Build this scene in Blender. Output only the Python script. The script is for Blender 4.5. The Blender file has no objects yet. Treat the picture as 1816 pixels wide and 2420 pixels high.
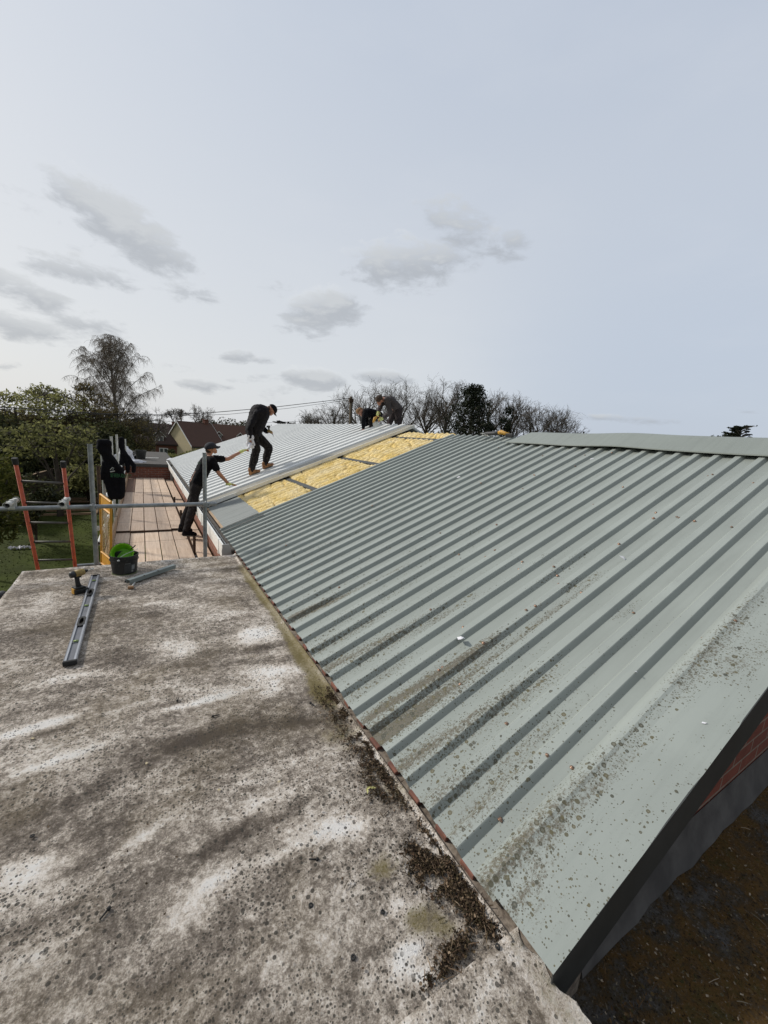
import bpy, math, random
import numpy as np
from mathutils import Vector, Matrix, noise
random.seed(7); rng = np.random.default_rng(7)
S = bpy.context.scene
C = S.collection
# ------------------------------------------------------------------ camera
H = 1.6
RC = np.array([[0.85779, -0.508889, 0.072306], [-0.027558, -0.186003, -0.982163], [0.513261, 0.840497, -0.173575]])
FPX = 947.25
cam = bpy.data.cameras.new('camera'); camo = bpy.data.objects.new('camera', cam); C.objects.link(camo)
r_, d_, f_ = RC
camo.matrix_world = Matrix(((r_[0], -d_[0], -f_[0], 0), (r_[1], -d_[1], -f_[1], 0), (r_[2], -d_[2], -f_[2], H), (0, 0, 0, 1)))
cam.sensor_fit = 'HORIZONTAL'; cam.sensor_width = 36; cam.lens = 36 * FPX / 1816
cam.clip_start = 0.05; cam.clip_end = 3000
S.camera = camo
S.view_settings.view_transform = 'Standard'; S.view_settings.look = 'None'
S.view_settings.exposure = 0.06; S.view_settings.gamma = 1

def ray(x, y): return RC.T @ np.array([x - 908, y - 1210, FPX])
def at(x, y, Y):
    d = ray(x, y); return Vector((np.array([0, 0, H]) + d * (Y / d[1])).tolist())
def onz(x, y, z=0.0):
    d = ray(x, y); return Vector((np.array([0, 0, H]) + d * ((z - H) / d[2])).tolist())
def atd(x, y, D):
    d = ray(x, y); return Vector((np.array([0, 0, H]) + d * (D / math.hypot(d[0], d[1]))).tolist())
TH = math.radians(21.82); X0, Z0 = 1.04, 0.04; TT = math.tan(TH)
def onroof(x, y, dz=0.0):
    d = ray(x, y); s = (Z0 + dz - TT * X0 - H) / (d[2] - TT * d[0])
    return Vector((np.array([0, 0, H]) + s * d).tolist())

# ------------------------------------------------------------------ world and sun
W = bpy.data.worlds.new('World'); S.world = W; W.use_nodes = True
nt = W.node_tree; nt.nodes.clear()
def N(t, kind, **kw):
    n = t.nodes.new(kind)
    for k, v in kw.items():
        if k == 'ins':
            for i, x in v.items(): n.inputs[i].default_value = x
        else: setattr(n, k, v)
    return n
def L(t, a, b): t.links.new(a, b)
SUN_DIR = Vector((-0.62, 0.60, 0.58)).normalized()
SUN_EL = math.asin(SUN_DIR.z); SUN_ROT = math.atan2(SUN_DIR.x, SUN_DIR.y)
tc = N(nt, 'ShaderNodeTexCoord'); GEN = tc.outputs['Generated']
sky = N(nt, 'ShaderNodeTexSky', sky_type='NISHITA'); sky.sun_disc = False
sky.sun_elevation = SUN_EL; sky.sun_rotation = SUN_ROT; sky.dust_density = 3.0; sky.air_density = 1.2
def dot(v):
    n = N(nt, 'ShaderNodeVectorMath', operation='DOT_PRODUCT'); L(nt, GEN, n.inputs[0]); n.inputs[1].default_value = v; return n.outputs['Value']
def mth(op, a, b=None, cl=False, c=None):
    n = N(nt, 'ShaderNodeMath', operation=op); n.use_clamp = cl
    for i, x in enumerate((a, b, c)):
        if x is None: continue
        if isinstance(x, (int, float)): n.inputs[i].default_value = x
        else: L(nt, x, n.inputs[i])
    return n.outputs[0]
def mr(v, a, b, c=0.0, d=1.0, smooth=True):
    n = N(nt, 'ShaderNodeMapRange'); n.interpolation_type = 'SMOOTHSTEP' if smooth else 'LINEAR'
    L(nt, v, n.inputs[0])
    for i, x in enumerate((a, b, c, d)): n.inputs[i + 1].default_value = x
    return n.outputs[0]
def mix(f, a, b):
    n = N(nt, 'ShaderNodeMix', data_type='RGBA')
    if isinstance(f, (int, float)): n.inputs[0].default_value = f
    else: L(nt, f, n.inputs[0])
    for i, x in ((6, a), (7, b)):
        if isinstance(x, tuple): n.inputs[i].default_value = (*x, 1)
        else: L(nt, x, n.inputs[i])
    return n.outputs[2]
# thin veil: paler toward the sun side and the horizon, bluer overhead and away from the sun
elev = dot((0, 0, 1))
side = dot((-0.80, 0.60, 0.0))
veil = mix(mr(elev, 0.0, 1.0), (0.685, 0.72, 0.765), (0.47, 0.54, 0.665))
veil = mix(mr(side, -0.35, 1.0), veil, mix(mr(elev, 0.0, 1.0), (0.735, 0.75, 0.765), (0.625, 0.68, 0.765)))
dim = mr(dot((0.10, 0.99, 0.0)), -0.75, 0.25)
veil = mix(dim, (0.35, 0.365, 0.385), veil)
veil = mix(mr(dot((0.93, 0.36, 0.0)), 0.80, 1.02), veil, (0.53, 0.595, 0.70))
nis = N(nt, 'ShaderNodeVectorMath', operation='SCALE'); L(nt, sky.outputs[0], nis.inputs[0]); nis.inputs['Scale'].default_value = 0.10
base = mix(0.12, veil, nis.outputs[0])
# broad soft mottling
nz = N(nt, 'ShaderNodeTexNoise', ins={'Scale': 3.0, 'Detail': 5.0, 'Roughness': 0.55})
mp = N(nt, 'ShaderNodeMapping', ins={'Scale': (1, 1, 3.2)}); L(nt, GEN, mp.inputs[0]); L(nt, mp.outputs[0], nz.inputs[0])
base = mix(mr(nz.outputs[0], 0.42, 0.75, 0.0, 0.10), base, (0.74, 0.76, 0.79))
cn = N(nt, 'ShaderNodeTexNoise', ins={'Scale': 17.0, 'Detail': 9.0, 'Roughness': 0.62, 'Distortion': 0.25})
mp2 = N(nt, 'ShaderNodeMapping', ins={'Scale': (1, 1, 2.4)}); L(nt, GEN, mp2.inputs[0]); L(nt, mp2.outputs[0], cn.inputs[0])
def cloud_mask(px, py, rx, ry, tilt=0.0, dy=0.0):
    c = Vector(ray(px, py + dy).tolist()).normalized()
    a = Vector((ray(px + 100 * math.cos(tilt), py + dy + 100 * math.sin(tilt)) - ray(px, py + dy)).tolist()).normalized()
    b = c.cross(a).normalized()
    wa = rx / FPX * (c.dot(Vector(f_.tolist()))); wb = ry / FPX * (c.dot(Vector(f_.tolist())))
    u = dot(tuple(a / wa)); v = dot(tuple(b / wb)); w = dot(tuple(c))
    u = mth('SUBTRACT', u, a.dot(c) / wa)
    r2 = mth('ADD', mth('MULTIPLY', u, u), mth('MULTIPLY', v, v))
    m = mth('SUBTRACT', 1.0, r2, True)
    return mth('MULTIPLY', m, mth('GREATER_THAN', w, 0.5))
clouds = [(315, 555, 130, 66, .6, 1.15), (130, 520, 150, 55, .5, .35), (210, 645, 190, 36, .2, .7), (50, 690, 105, 42, .35, 1.0), (50, 775, 110, 36, .25, .9), (205, 765, 85, 40, .15, .7),
          (450, 690, 75, 38, .1, .7), (960, 630, 175, 60, -.03, 1.0), (1090, 545, 130, 60, .5, .8), (1190, 580, 75, 45, .1, .8), (770, 735, 120, 48, -.12, 1.2), (670, 690, 80, 40, .5, .4), (740, 770, 95, 34, 0, .7), (555, 843, 60, 17, 0, .8), (625, 851, 40, 11, 0, .7),
          (485, 913, 70, 20, .08, .9), (745, 898, 85, 26, .14, 1.3), (905, 892, 85, 17, .08, 1.1), (700, 930, 110, 24, 0, .5), (620, 890, 70, 14, 0, .5), (400, 870, 70, 15, .1, .5), (1480, 992, 150, 11, .06, .7), (1765, 970, 35, 9, .05, .7), (1395, 958, 22, 8, 0, .5), (15, 865, 30, 14, 0, .6), (560, 900, 50, 10, 0, .4)]
tot = None; lit = None
for (px, py, rx, ry, tl, am) in clouds:
    m = mth('MULTIPLY', cloud_mask(px, py, rx * 1.12, ry * 1.25, tl), am)
    h = mth('MULTIPLY', cloud_mask(px - rx * .08, py - ry * .55, rx * 1.1, ry * .95, tl), am)
    tot = m if tot is None else mth('MAXIMUM', tot, m)
    lit = h if lit is None else mth('MAXIMUM', lit, h)
nn = mth('SUBTRACT', cn.outputs[0], 0.5)
cm = mth('ADD', tot, mth('MULTIPLY', nn, 2.0))
cm = mth('MULTIPLY', mr(cm, 0.36, 1.0), mr(tot, 0.02, 0.35))
hm = mth('ADD', lit, mth('MULTIPLY', nn, 2.4))
hm = mth('MULTIPLY', mr(hm, 0.5, 1.2), mr(lit, 0.02, 0.4))
base = mix(mth('MULTIPLY', cm, 0.62), base, (0.36, 0.385, 0.42))
base = mix(mth('MULTIPLY', hm, 0.34), base, (0.80, 0.82, 0.82))
base = mix(mr(elev, -0.03, 0.0), (0.08, 0.09, 0.07), base)
bg = N(nt, 'ShaderNodeBackground'); L(nt, base, bg.inputs[0]); bg.inputs[1].default_value = 1.0
wo = N(nt, 'ShaderNodeOutputWorld'); L(nt, bg.outputs[0], wo.inputs[0])
sl = bpy.data.lights.new('sun', 'SUN'); sl.energy = 2.9; sl.angle = math.radians(6); sl.color = (1.0, 0.955, 0.88)
so = bpy.data.objects.new('sun', sl); C.objects.link(so); so.rotation_euler = SUN_DIR.to_track_quat('Z', 'Y').to_euler()

# ------------------------------------------------------------------ helpers
def tag(o, label=None, cat=None, group=None, kind=None):
    if label: o['label'] = label
    if cat: o['category'] = cat
    if group: o['group'] = group
    if kind: o['kind'] = kind
    return o
def empty(name, loc, rz=0):
    o = bpy.data.objects.new(name, None); C.objects.link(o); o.location = loc; o.rotation_euler = (0, 0, rz); o.empty_display_size = .1
    return o
class MB:
    def __init__(s): s.v = []; s.f = []
    def quad(s, a, b, c, d):
        n = len(s.v); s.v += [tuple(a), tuple(b), tuple(c), tuple(d)]; s.f.append((n, n + 1, n + 2, n + 3)); return s
    def poly(s, pts):
        n = len(s.v); s.v += [tuple(p) for p in pts]; s.f.append(tuple(range(n, n + len(pts)))); return s
    def box(s, x0, x1, y0, y1, z0, z1, M=None):
        n = len(s.v)
        P = [(x, y, z) for z in (z0, z1) for (x, y) in ((x0, y0), (x1, y0), (x1, y1), (x0, y1))]
        if M is not None: P = [tuple(M @ Vector(p)) for p in P]
        s.v += P
        for f in ((3, 2, 1, 0), (4, 5, 6, 7), (0, 1, 5, 4), (1, 2, 6, 5), (2, 3, 7, 6), (3, 0, 4, 7)): s.f.append(tuple(n + i for i in f))
        return s
    def prism(s, pts, d):      # polygon pts (3d) extruded by vector d
        n = len(s.v); k = len(pts); d = Vector(d)
        s.v += [tuple(p) for p in pts] + [tuple(Vector(p) + d) for p in pts]
        s.f.append(tuple(n + i for i in range(k))[::-1]); s.f.append(tuple(n + k + i for i in range(k)))
        for i in range(k): j = (i + 1) % k; s.f.append((n + i, n + j, n + k + j, n + k + i))
        return s
    def tube(s, pts, rad, seg=8, caps=True):
        pts = [Vector(p) for p in pts]; k = len(pts)
        if not hasattr(rad, '__len__'): rad = [rad] * k
        n = len(s.v); up = None
        for i, p in enumerate(pts):
            d = (pts[min(i + 1, k - 1)] - pts[max(i - 1, 0)])
            if d.length < 1e-9: d = Vector((0, 0, 1))
            d.normalize()
            if up is None: up = d.orthogonal().normalized()
            else:
                up = up - d * up.dot(d)
                up = d.orthogonal().normalized() if up.length < 1e-6 else up.normalized()
            w = d.cross(up)
            for j in range(seg):
                a = 2 * math.pi * j / seg
                s.v.append(tuple(p + (up * math.cos(a) + w * math.sin(a)) * rad[i]))
        for i in range(k - 1):
            for j in range(seg):
                a = n + i * seg + j; b = n + i * seg + (j + 1) % seg
                s.f.append((a, b, b + seg, a + seg))
        if caps:
            s.f.append(tuple(n + j for j in range(seg))[::-1]); s.f.append(tuple(n + (k - 1) * seg + j for j in range(seg)))
        return s
    def lathe(s, prof, c=(0, 0, 0), seg=24, M=None):
        n = len(s.v); k = len(prof)
        for (r, z) in prof:
            for j in range(seg):
                a = 2 * math.pi * j / seg; p = Vector((c[0] + r * math.cos(a), c[1] + r * math.sin(a), c[2] + z))
                s.v.append(tuple(M @ p if M is not None else p))
        for i in range(k - 1):
            for j in range(seg):
                a = n + i * seg + j; b = n + i * seg + (j + 1) % seg
                s.f.append((a, b, b + seg, a + seg))
        return s
    def cone(s, p0, r0, p1, r1, seg=12):   # capsule with two radii
        p0 = Vector(p0); p1 = Vector(p1); d = p1 - p0; ln = d.length
        d = d / ln if ln > 1e-6 else Vector((0, 0, 1))
        pts = []; rad = []
        for i in range(5):
            a = math.pi / 2 * i / 4; pts.append(p0 - d * r0 * math.cos(a)); rad.append(max(r0 * math.sin(a), .0008))
        for i in range(5):
            a = math.pi / 2 * (1 - i / 4); pts.append(p1 + d * r1 * math.cos(a)); rad.append(max(r1 * math.sin(a), .0008))
        n = len(s.v); up = d.orthogonal().normalized(); w = d.cross(up)
        for p, r in zip(pts, rad):
            for j in range(seg):
                a = 2 * math.pi * j / seg; s.v.append(tuple(p + (up * math.cos(a) + w * math.sin(a)) * r))
        for i in range(9):
            for j in range(seg):
                a = n + i * seg + j; b = n + i * seg + (j + 1) % seg; s.f.append((a, b, b + seg, a + seg))
        s.f.append(tuple(n + j for j in range(seg))[::-1]); s.f.append(tuple(n + 9 * seg + j for j in range(seg)))
        return s
    def build(s, name, mat, parent=None, loc=None, smooth=False, bevel=0):
        me = bpy.data.meshes.new(name); me.from_pydata([tuple(v) for v in s.v], [], s.f); me.update()
        if mat: me.materials.append(mat)
        if smooth: me.polygons.foreach_set('use_smooth', [True] * len(me.polygons))
        o = bpy.data.objects.new(name, me); C.objects.link(o)
        if parent: o.parent = parent
        if loc is not None: o.location = loc
        if bevel:
            b = o.modifiers.new('bevel', 'BEVEL'); b.width = bevel; b.segments = 2; b.limit_method = 'ANGLE'
        return o
def copy_tree(o, parent=None):
    c = o.copy(); C.objects.link(c); c.parent = parent
    for ch in [x for x in bpy.data.objects if x.parent == o]: copy_tree(ch, c)
    return c
def local(o, p): return Vector(p) - o.location

# ------------------------------------------------------------------ materials
def nmat(name):
    m = bpy.data.materials.new(name); m.use_nodes = True; t = m.node_tree
    b = t.nodes['Principled BSDF']; return m, t, b
def tmath(t, op, a, b=None, cl=False):
    n = N(t, 'ShaderNodeMath', operation=op); n.use_clamp = cl
    for i, x in enumerate((a, b)):
        if x is None: continue
        if isinstance(x, (int, float)): n.inputs[i].default_value = x
        else: L(t, x, n.inputs[i])
    return n.outputs[0]
def tmix(t, f, a, b):
    n = N(t, 'ShaderNodeMix', data_type='RGBA')
    if isinstance(f, (int, float)): n.inputs[0].default_value = f
    else: L(t, f, n.inputs[0])
    for i, x in ((6, a), (7, b)):
        if isinstance(x, tuple): n.inputs[i].default_value = (*x[:3], 1)
        else: L(t, x, n.inputs[i])
    return n.outputs[2]
def tmr(t, v, a, b, c=0.0, d=1.0):
    n = N(t, 'ShaderNodeMapRange'); L(t, v, n.inputs[0])
    for i, x in enumerate((a, b, c, d)): n.inputs[i + 1].default_value = x
    return n.outputs[0]
def tcoord(t, sc=(1, 1, 1), which='Object', rot=(0, 0, 0)):
    c = N(t, 'ShaderNodeTexCoord'); m = N(t, 'ShaderNodeMapping', ins={'Scale': sc, 'Rotation': rot}); L(t, c.outputs[which], m.inputs[0]); return m.outputs[0]
def tnoise(t, vec, s, d=6, r=.55, dist=0):
    n = N(t, 'ShaderNodeTexNoise', ins={'Scale': s, 'Detail': d, 'Roughness': r, 'Distortion': dist}); L(t, vec, n.inputs[0]); return n.outputs[0]
def tvor(t, vec, s, feat='F1'):
    n = N(t, 'ShaderNodeTexVoronoi', feature=feat, ins={'Scale': s}); L(t, vec, n.inputs['Vector']); return n
def bump(t, b, h, st=.3, dist=.01):
    n = N(t, 'ShaderNodeBump', ins={'Strength': st, 'Distance': dist}); L(t, h, n.inputs['Height']); L(t, n.outputs[0], b.inputs['Normal'])
def M(name, c1, c2=None, rough=.7, metal=0, scale=8, detail=6, bmp=.2, bdist=.004, sc=(1, 1, 1), lo=.35, hi=.65, dirt=None, spec=None):
    m, t, b = nmat(name); b.inputs['Roughness'].default_value = rough; b.inputs['Metallic'].default_value = metal
    if spec is not None: b.inputs['Specular IOR Level'].default_value = spec
    v = tcoord(t, sc); n = tnoise(t, v, scale, detail)
    if c2 is None: c2 = tuple(x * .75 for x in c1)
    col = tmix(t, tmr(t, n, lo, hi), c1, c2)
    if dirt:
        n2 = tnoise(t, v, scale * 3.3, 8, .65); col = tmix(t, tmr(t, n2, .55, .72, 0, .8), col, dirt)
    L(t, col, b.inputs['Base Color'])
    if bmp: bump(t, b, n, bmp, bdist)
    return m
def island(name, cols, rough=.8, trans=0.0):   # colour differs from leaf to leaf
    m, t, b = nmat(name); g = N(t, 'ShaderNodeNewGeometry'); r = N(t, 'ShaderNodeValToRGB'); L(t, g.outputs['Random Per Island'], r.inputs[0])
    el = r.color_ramp.elements; el[0].color = (*cols[0], 1); el[1].color = (*cols[-1], 1)
    for i, c in enumerate(cols[1:-1]): e = el.new((i + 1) / (len(cols) - 1)); e.color = (*c, 1)
    L(t, r.outputs[0], b.inputs['Base Color']); b.inputs['Roughness'].default_value = rough
    b.inputs['Specular IOR Level'].default_value = .2
    if trans:
        tb = N(t, 'ShaderNodeBsdfTranslucent'); L(t, r.outputs[0], tb.inputs[0]); ms = N(t, 'ShaderNodeMixShader'); ms.inputs[0].default_value = trans
        L(t, b.outputs[0], ms.inputs[1]); L(t, tb.outputs[0], ms.inputs[2]); L(t, ms.outputs[0], t.nodes['Material Output'].inputs[0])
    return m
def brickmat(name, c1, c2, mortar, w=.215, h=.065, mo=.012, axis='xz'):
    m, t, b = nmat(name); c = N(t, 'ShaderNodeTexCoord'); s = N(t, 'ShaderNodeSeparateXYZ'); L(t, c.outputs['Object'], s.inputs[0])
    cb = N(t, 'ShaderNodeCombineXYZ')
    L(t, s.outputs['X' if axis[0] == 'x' else 'Y'], cb.inputs[0]); L(t, s.outputs['Z'], cb.inputs[1])
    br = N(t, 'ShaderNodeTexBrick', ins={'Scale': 1.0, 'Brick Width': w + mo, 'Row Height': h + mo, 'Mortar Size': mo / 2, 'Mortar Smooth': .1, 'Bias': 0.0})
    L(t, cb.outputs[0], br.inputs['Vector'])
    br.inputs['Color1'].default_value = (*c1, 1); br.inputs['Color2'].default_value = (*c2, 1); br.inputs['Mortar'].default_value = (*mortar, 1)
    n = tnoise(t, c.outputs['Object'], 14, 8, .7)
    col = tmix(t, tmr(t, n, .4, .75, 0, .55), br.outputs[0], tuple(x * .45 for x in c1))
    L(t, col, b.inputs['Base Color']); b.inputs['Roughness'].default_value = .9
    bump(t, b, tmath(t, 'SUBTRACT', n, br.outputs['Fac']), .6, .006)
    return m

# flat roof: weathered felt/asphalt; large patches come from a painted-by-weather vertex attribute
def flat_mat():
    m, t, b = nmat('weathered_felt'); a = N(t, 'ShaderNodeAttribute', attribute_name='patch'); s = N(t, 'ShaderNodeSeparateColor'); L(t, a.outputs['Color'], s.inputs[0])
    pale, dark, moss = s.outputs[0], s.outputs[1], s.outputs[2]
    v = tcoord(t, (.62, 1, 1)); v1 = tcoord(t)
    n1 = tnoise(t, v, 2.6, 9, .68, .3); n2 = tnoise(t, v1, 34, 8, .75); n3 = tnoise(t, v1, 120, 5, .7); n4 = tnoise(t, v, 9, 8, .7, .4)
    n6 = tnoise(t, v1, 260, 4, .7)
    grit = tmath(t, 'ADD', tmath(t, 'MULTIPLY', tmath(t, 'SUBTRACT', n3, .5), 3.4), tmath(t, 'MULTIPLY', tmath(t, 'SUBTRACT', n6, .5), 2.6))
    f = tmath(t, 'ADD', tmath(t, 'MULTIPLY', tmath(t, 'SUBTRACT', n1, .5), 2.2), tmath(t, 'MULTIPLY', tmath(t, 'SUBTRACT', n2, .5), 5.2))
    n7 = tnoise(t, v1, 14, 8, .75, .6); f = tmath(t, 'ADD', f, tmath(t, 'MULTIPLY', tmath(t, 'SUBTRACT', n7, .5), 4.6))
    f = tmath(t, 'ADD', f, grit)
    f = tmath(t, 'ADD', f, tmath(t, 'MULTIPLY', tmath(t, 'SUBTRACT', n4, .5), 3.0))
    f = tmath(t, 'ADD', f, tmath(t, 'SUBTRACT', tmath(t, 'MULTIPLY', pale, 2.6), tmath(t, 'MULTIPLY', dark, 1.7)))
    r = N(t, 'ShaderNodeValToRGB'); L(t, tmr(t, f, -1.7, 2.3), r.inputs[0])
    e = r.color_ramp.elements; e[0].position = 0.0; e[0].color = (.085, .068, .054, 1); e[1].position = 1.0; e[1].color = (.86, .83, .79, 1)
    for p, c in ((.25, (.178, .148, .120)), (.42, (.305, .262, .217)), (.55, (.50, .435, .365)), (.68, (.68, .61, .535)), (.82, (.82, .76, .69))): x = e.new(p); x.color = (*c, 1)
    col = r.outputs[0]
    # olive-brown staining
    n5 = tnoise(t, v1, 1.7, 6, .6)
    col = tmix(t, tmr(t, n5, .48, .70, 0, .38), col, (.20, .155, .085))
    # dark pits and lichen specks in three sizes
    for sc, th, dens, lo, hi in ((95, .46, 1, .47, .55), (48, .38, 1, .49, .57), (24, .15, 1, .60, .68)):
        vv = tvor(t, v1, sc); rn = N(t, 'ShaderNodeSeparateColor'); L(t, vv.outputs['Color'], rn.inputs[0])
        rad = tmath(t, 'MULTIPLY', rn.outputs[0], th)
        sp = tmath(t, 'MULTIPLY', tmath(t, 'LESS_THAN', vv.outputs['Distance'], rad), tmr(t, tnoise(t, v1, 2.1 + sc * .01, 5, .6), lo - .06, hi - .04, 0, .85))
        col = tmix(t, sp, col, (.052, .048, .040))
    ms = tmath(t, 'ADD', moss, tmath(t, 'MULTIPLY', tmath(t, 'SUBTRACT', n2, .52), 1.8)); ms = tmath(t, 'ADD', ms, tmath(t, 'MULTIPLY', tmath(t, 'SUBTRACT', n4, .5), 1.6))
    col = tmix(t, tmr(t, ms, .25, .8, 0, .8), col, (.185, .150, .055))
    L(t, col, b.inputs['Base Color']); b.inputs['Roughness'].default_value = .92; b.inputs['Specular IOR Level'].default_value = .25
    h = tmath(t, 'ADD', n3, tmath(t, 'MULTIPLY', n2, 1.2)); bump(t, b, tmath(t, 'ADD', h, n6), .8, .010)
    return m
# painted steel sheet: lichen spots, streaks; local X runs up the slope, local Y along the eave
def sheet_mat(name, c1, c2, lichen=1.0, rough=.5, dull=None):
    m, t, b = nmat(name); v = tcoord(t); vs = tcoord(t, (.35, 1, 1))
    n = tnoise(t, v, 1.4, 6, .6); col = tmix(t, tmr(t, n, .35, .65), c1, c2)
    st = tnoise(t, tcoord(t, (.5, 9, 1)), 2.2, 6, .65); col = tmix(t, tmr(t, st, .48, .75, 0, .38), col, tuple(x * .68 for x in c1))
    fine = tnoise(t, v, 220, 3, .6)
    if lichen > 0:
        c = N(t, 'ShaderNodeTexCoord'); s = N(t, 'ShaderNodeSeparateXYZ'); L(t, c.outputs['Object'], s.inputs[0])
        U, Y = s.outputs[0], s.outputs[1]
        at_ = N(t, 'ShaderNodeAttribute', attribute_name='lichen')
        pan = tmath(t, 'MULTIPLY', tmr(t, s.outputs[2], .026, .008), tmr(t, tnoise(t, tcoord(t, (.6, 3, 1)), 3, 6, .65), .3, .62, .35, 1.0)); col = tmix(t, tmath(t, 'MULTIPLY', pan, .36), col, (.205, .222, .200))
        scf = tnoise(t, tcoord(t, (1, 1.6, 1), rot=(0, 0, .5)), 5.5, 9, .8, .8); col = tmix(t, tmr(t, scf, .60, .70, 0, .35), col, (.20, .212, .195)); col = tmix(t, tmr(t, scf, .36, .30, 0, .25), col, (.44, .46, .43))
        low = tmr(t, U, .1, 3.0, .12, -.30)
        big = tnoise(t, tcoord(t, (.16, 1.7, 1)), 1.7, 4, .55)
        mid = tnoise(t, tcoord(t, (.8, 5, 1)), 1.6, 5, .6)
        d = tmath(t, 'ADD', low, tmath(t, 'ADD', tmath(t, 'MULTIPLY', tmath(t, 'SUBTRACT', big, .5), 1.0), tmath(t, 'MULTIPLY', tmath(t, 'SUBTRACT', mid, .5), 1.4)))
        d = tmath(t, 'ADD', d, tmath(t, 'MULTIPLY', at_.outputs['Fac'], 1.35))
        film = tmr(t, tmath(t, 'ADD', d, tmath(t, 'MULTIPLY', tmath(t, 'SUBTRACT', tnoise(t, v, 60, 8, .8), .5), 4.6)), .55, 1.10, 0, .88)
        col = tmix(t, tmath(t, 'MULTIPLY', film, lichen), col, (.115, .098, .068))
        for sc, rmax, thr in ((78, .42, .10), (36, .42, .14), (130, .44, .04), (26, .30, .26)):
            vv = tvor(t, v, sc); rn = N(t, 'ShaderNodeSeparateColor'); L(t, vv.outputs['Color'], rn.inputs[0])
            alive = tmath(t, 'LESS_THAN', rn.outputs[1], tmath(t, 'SUBTRACT', tmath(t, 'MULTIPLY', d, .85 * lichen), thr - .10))
            rad = tmath(t, 'MULTIPLY', tmr(t, rn.outputs[0], 0, 1, .35, 1), rmax)
            sp = tmath(t, 'MULTIPLY', tmath(t, 'LESS_THAN', vv.outputs['Distance'], rad), alive)
            core = tmath(t, 'MULTIPLY', tmath(t, 'LESS_THAN', vv.outputs['Distance'], tmath(t, 'MULTIPLY', rad, .5)), alive)
            col = tmix(t, tmath(t, 'MULTIPLY', sp, .9), col, tmix(t, rn.outputs[2], (.055, .057, .043), (.115, .10, .05)))
            col = tmix(t, tmath(t, 'MULTIPLY', core, .5), col, (.20, .19, .15))
    L(t, col, b.inputs['Base Color']); b.inputs['Roughness'].default_value = rough; b.inputs['Specular IOR Level'].default_value = .35
    bump(t, b, tmath(t, 'ADD', fine, tmath(t, 'MULTIPLY', n, 3)), .12, .003)
    return m
def mossy_mat():
    m, t, b = nmat('mossy_felt'); v = tcoord(t); a = tnoise(t, v, 2.3, 8, .7, .4); c = tnoise(t, v, 17, 8, .75); d = tnoise(t, v, 90, 5, .7)
    f = tmath(t, 'ADD', tmath(t, 'MULTIPLY', a, .9), tmath(t, 'MULTIPLY', c, .5))
    r = N(t, 'ShaderNodeValToRGB'); L(t, tmr(t, f, .48, .92), r.inputs[0]); e = r.color_ramp.elements
    e[0].color = (.17, .158, .148, 1); e[1].color = (.15, .075, .024, 1)
    for p, k in ((.26, (.12, .112, .102)), (.42, (.09, .068, .042)), (.60, (.155, .088, .03)), (.8, (.10, .08, .03))): x = e.new(p); x.color = (*k, 1)
    col = tmix(t, tmr(t, d, .58, .72, 0, .8), r.outputs[0], (.34, .31, .27)); col = tmix(t, tmr(t, d, .44, .36, 0, .8), col, (.02, .016, .012))
    L(t, col, b.inputs['Base Color']); b.inputs['Roughness'].default_value = .97; b.inputs['Specular IOR Level'].default_value = .1; bump(t, b, tmath(t, 'ADD', c, d), .9, .02)
    return m
def board_mat():
    m, t, b = nmat('scaffold_board_wood'); oi = N(t, 'ShaderNodeObjectInfo')
    c = N(t, 'ShaderNodeTexCoord'); ad = N(t, 'ShaderNodeVectorMath', operation='ADD'); L(t, c.outputs['Object'], ad.inputs[0])
    k = N(t, 'ShaderNodeVectorMath', operation='SCALE'); k.inputs[0].default_value = (37, 91, 13); L(t, oi.outputs['Random'], k.inputs['Scale']); L(t, k.outputs[0], ad.inputs[1])
    mp = N(t, 'ShaderNodeMapping', ins={'Scale': (14, .7, 8)}); L(t, ad.outputs[0], mp.inputs[0])
    n = tnoise(t, mp.outputs[0], 2.2, 7, .65, .8); n2 = tnoise(t, ad.outputs[0], 2.2, 6, .6); n3 = tnoise(t, ad.outputs[0], 26, 6, .7)
    col = tmix(t, tmr(t, n, .35, .65), (.72, .56, .42), (.48, .35, .25))
    col = tmix(t, tmr(t, n2, .42, .68, 0, .6), col, (.62, .50, .40))
    col = tmix(t, tmr(t, oi.outputs['Random'], .4, 1, 0, .6), col, (.26, .19, .15))
    col = tmix(t, tmr(t, n3, .60, .72, 0, .6), col, (.16, .115, .08))
    sx = N(t, 'ShaderNodeSeparateXYZ'); L(t, c.outputs['Object'], sx.inputs[0]); wv = tmath(t, 'ADD', sx.outputs[1], tmath(t, 'MULTIPLY', n3, .02))
    fr = tmath(t, 'FRACT', tmath(t, 'ADD', tmath(t, 'MULTIPLY', wv, .78), .37)); col = tmix(t, tmath(t, 'MULTIPLY', tmath(t, 'LESS_THAN', fr, .016), .7), col, (.09, .06, .045))
    n4 = tnoise(t, tcoord(t, (1.5, 9, 1)), 1.6, 5, .6); col = tmix(t, tmr(t, n4, .60, .72, 0, .45), col, (.20, .14, .10))
    L(t, col, b.inputs['Base Color']); b.inputs['Roughness'].default_value = .88; bump(t, b, n, .4, .004)
    return m
def grass_mat():
    m, t, b = nmat('lawn_grass'); v = tcoord(t); a = tnoise(t, v, .35, 7, .65); c = tnoise(t, v, 6, 8, .7)
    col = tmix(t, tmr(t, a, .38, .62), (.060, .078, .014), (.034, .044, .009)); col = tmix(t, tmr(t, c, .5, .75, 0, .6), col, (.065, .070, .020))
    L(t, col, b.inputs['Base Color']); b.inputs['Roughness'].default_value = .95; b.inputs['Specular IOR Level'].default_value = .1; bump(t, b, c, .8, .05)
    return m
FELT = flat_mat()
SHEET = sheet_mat('old_green_sheet', (.318, .347, .320), (.282, .308, .284), 1.0, .5)
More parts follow.
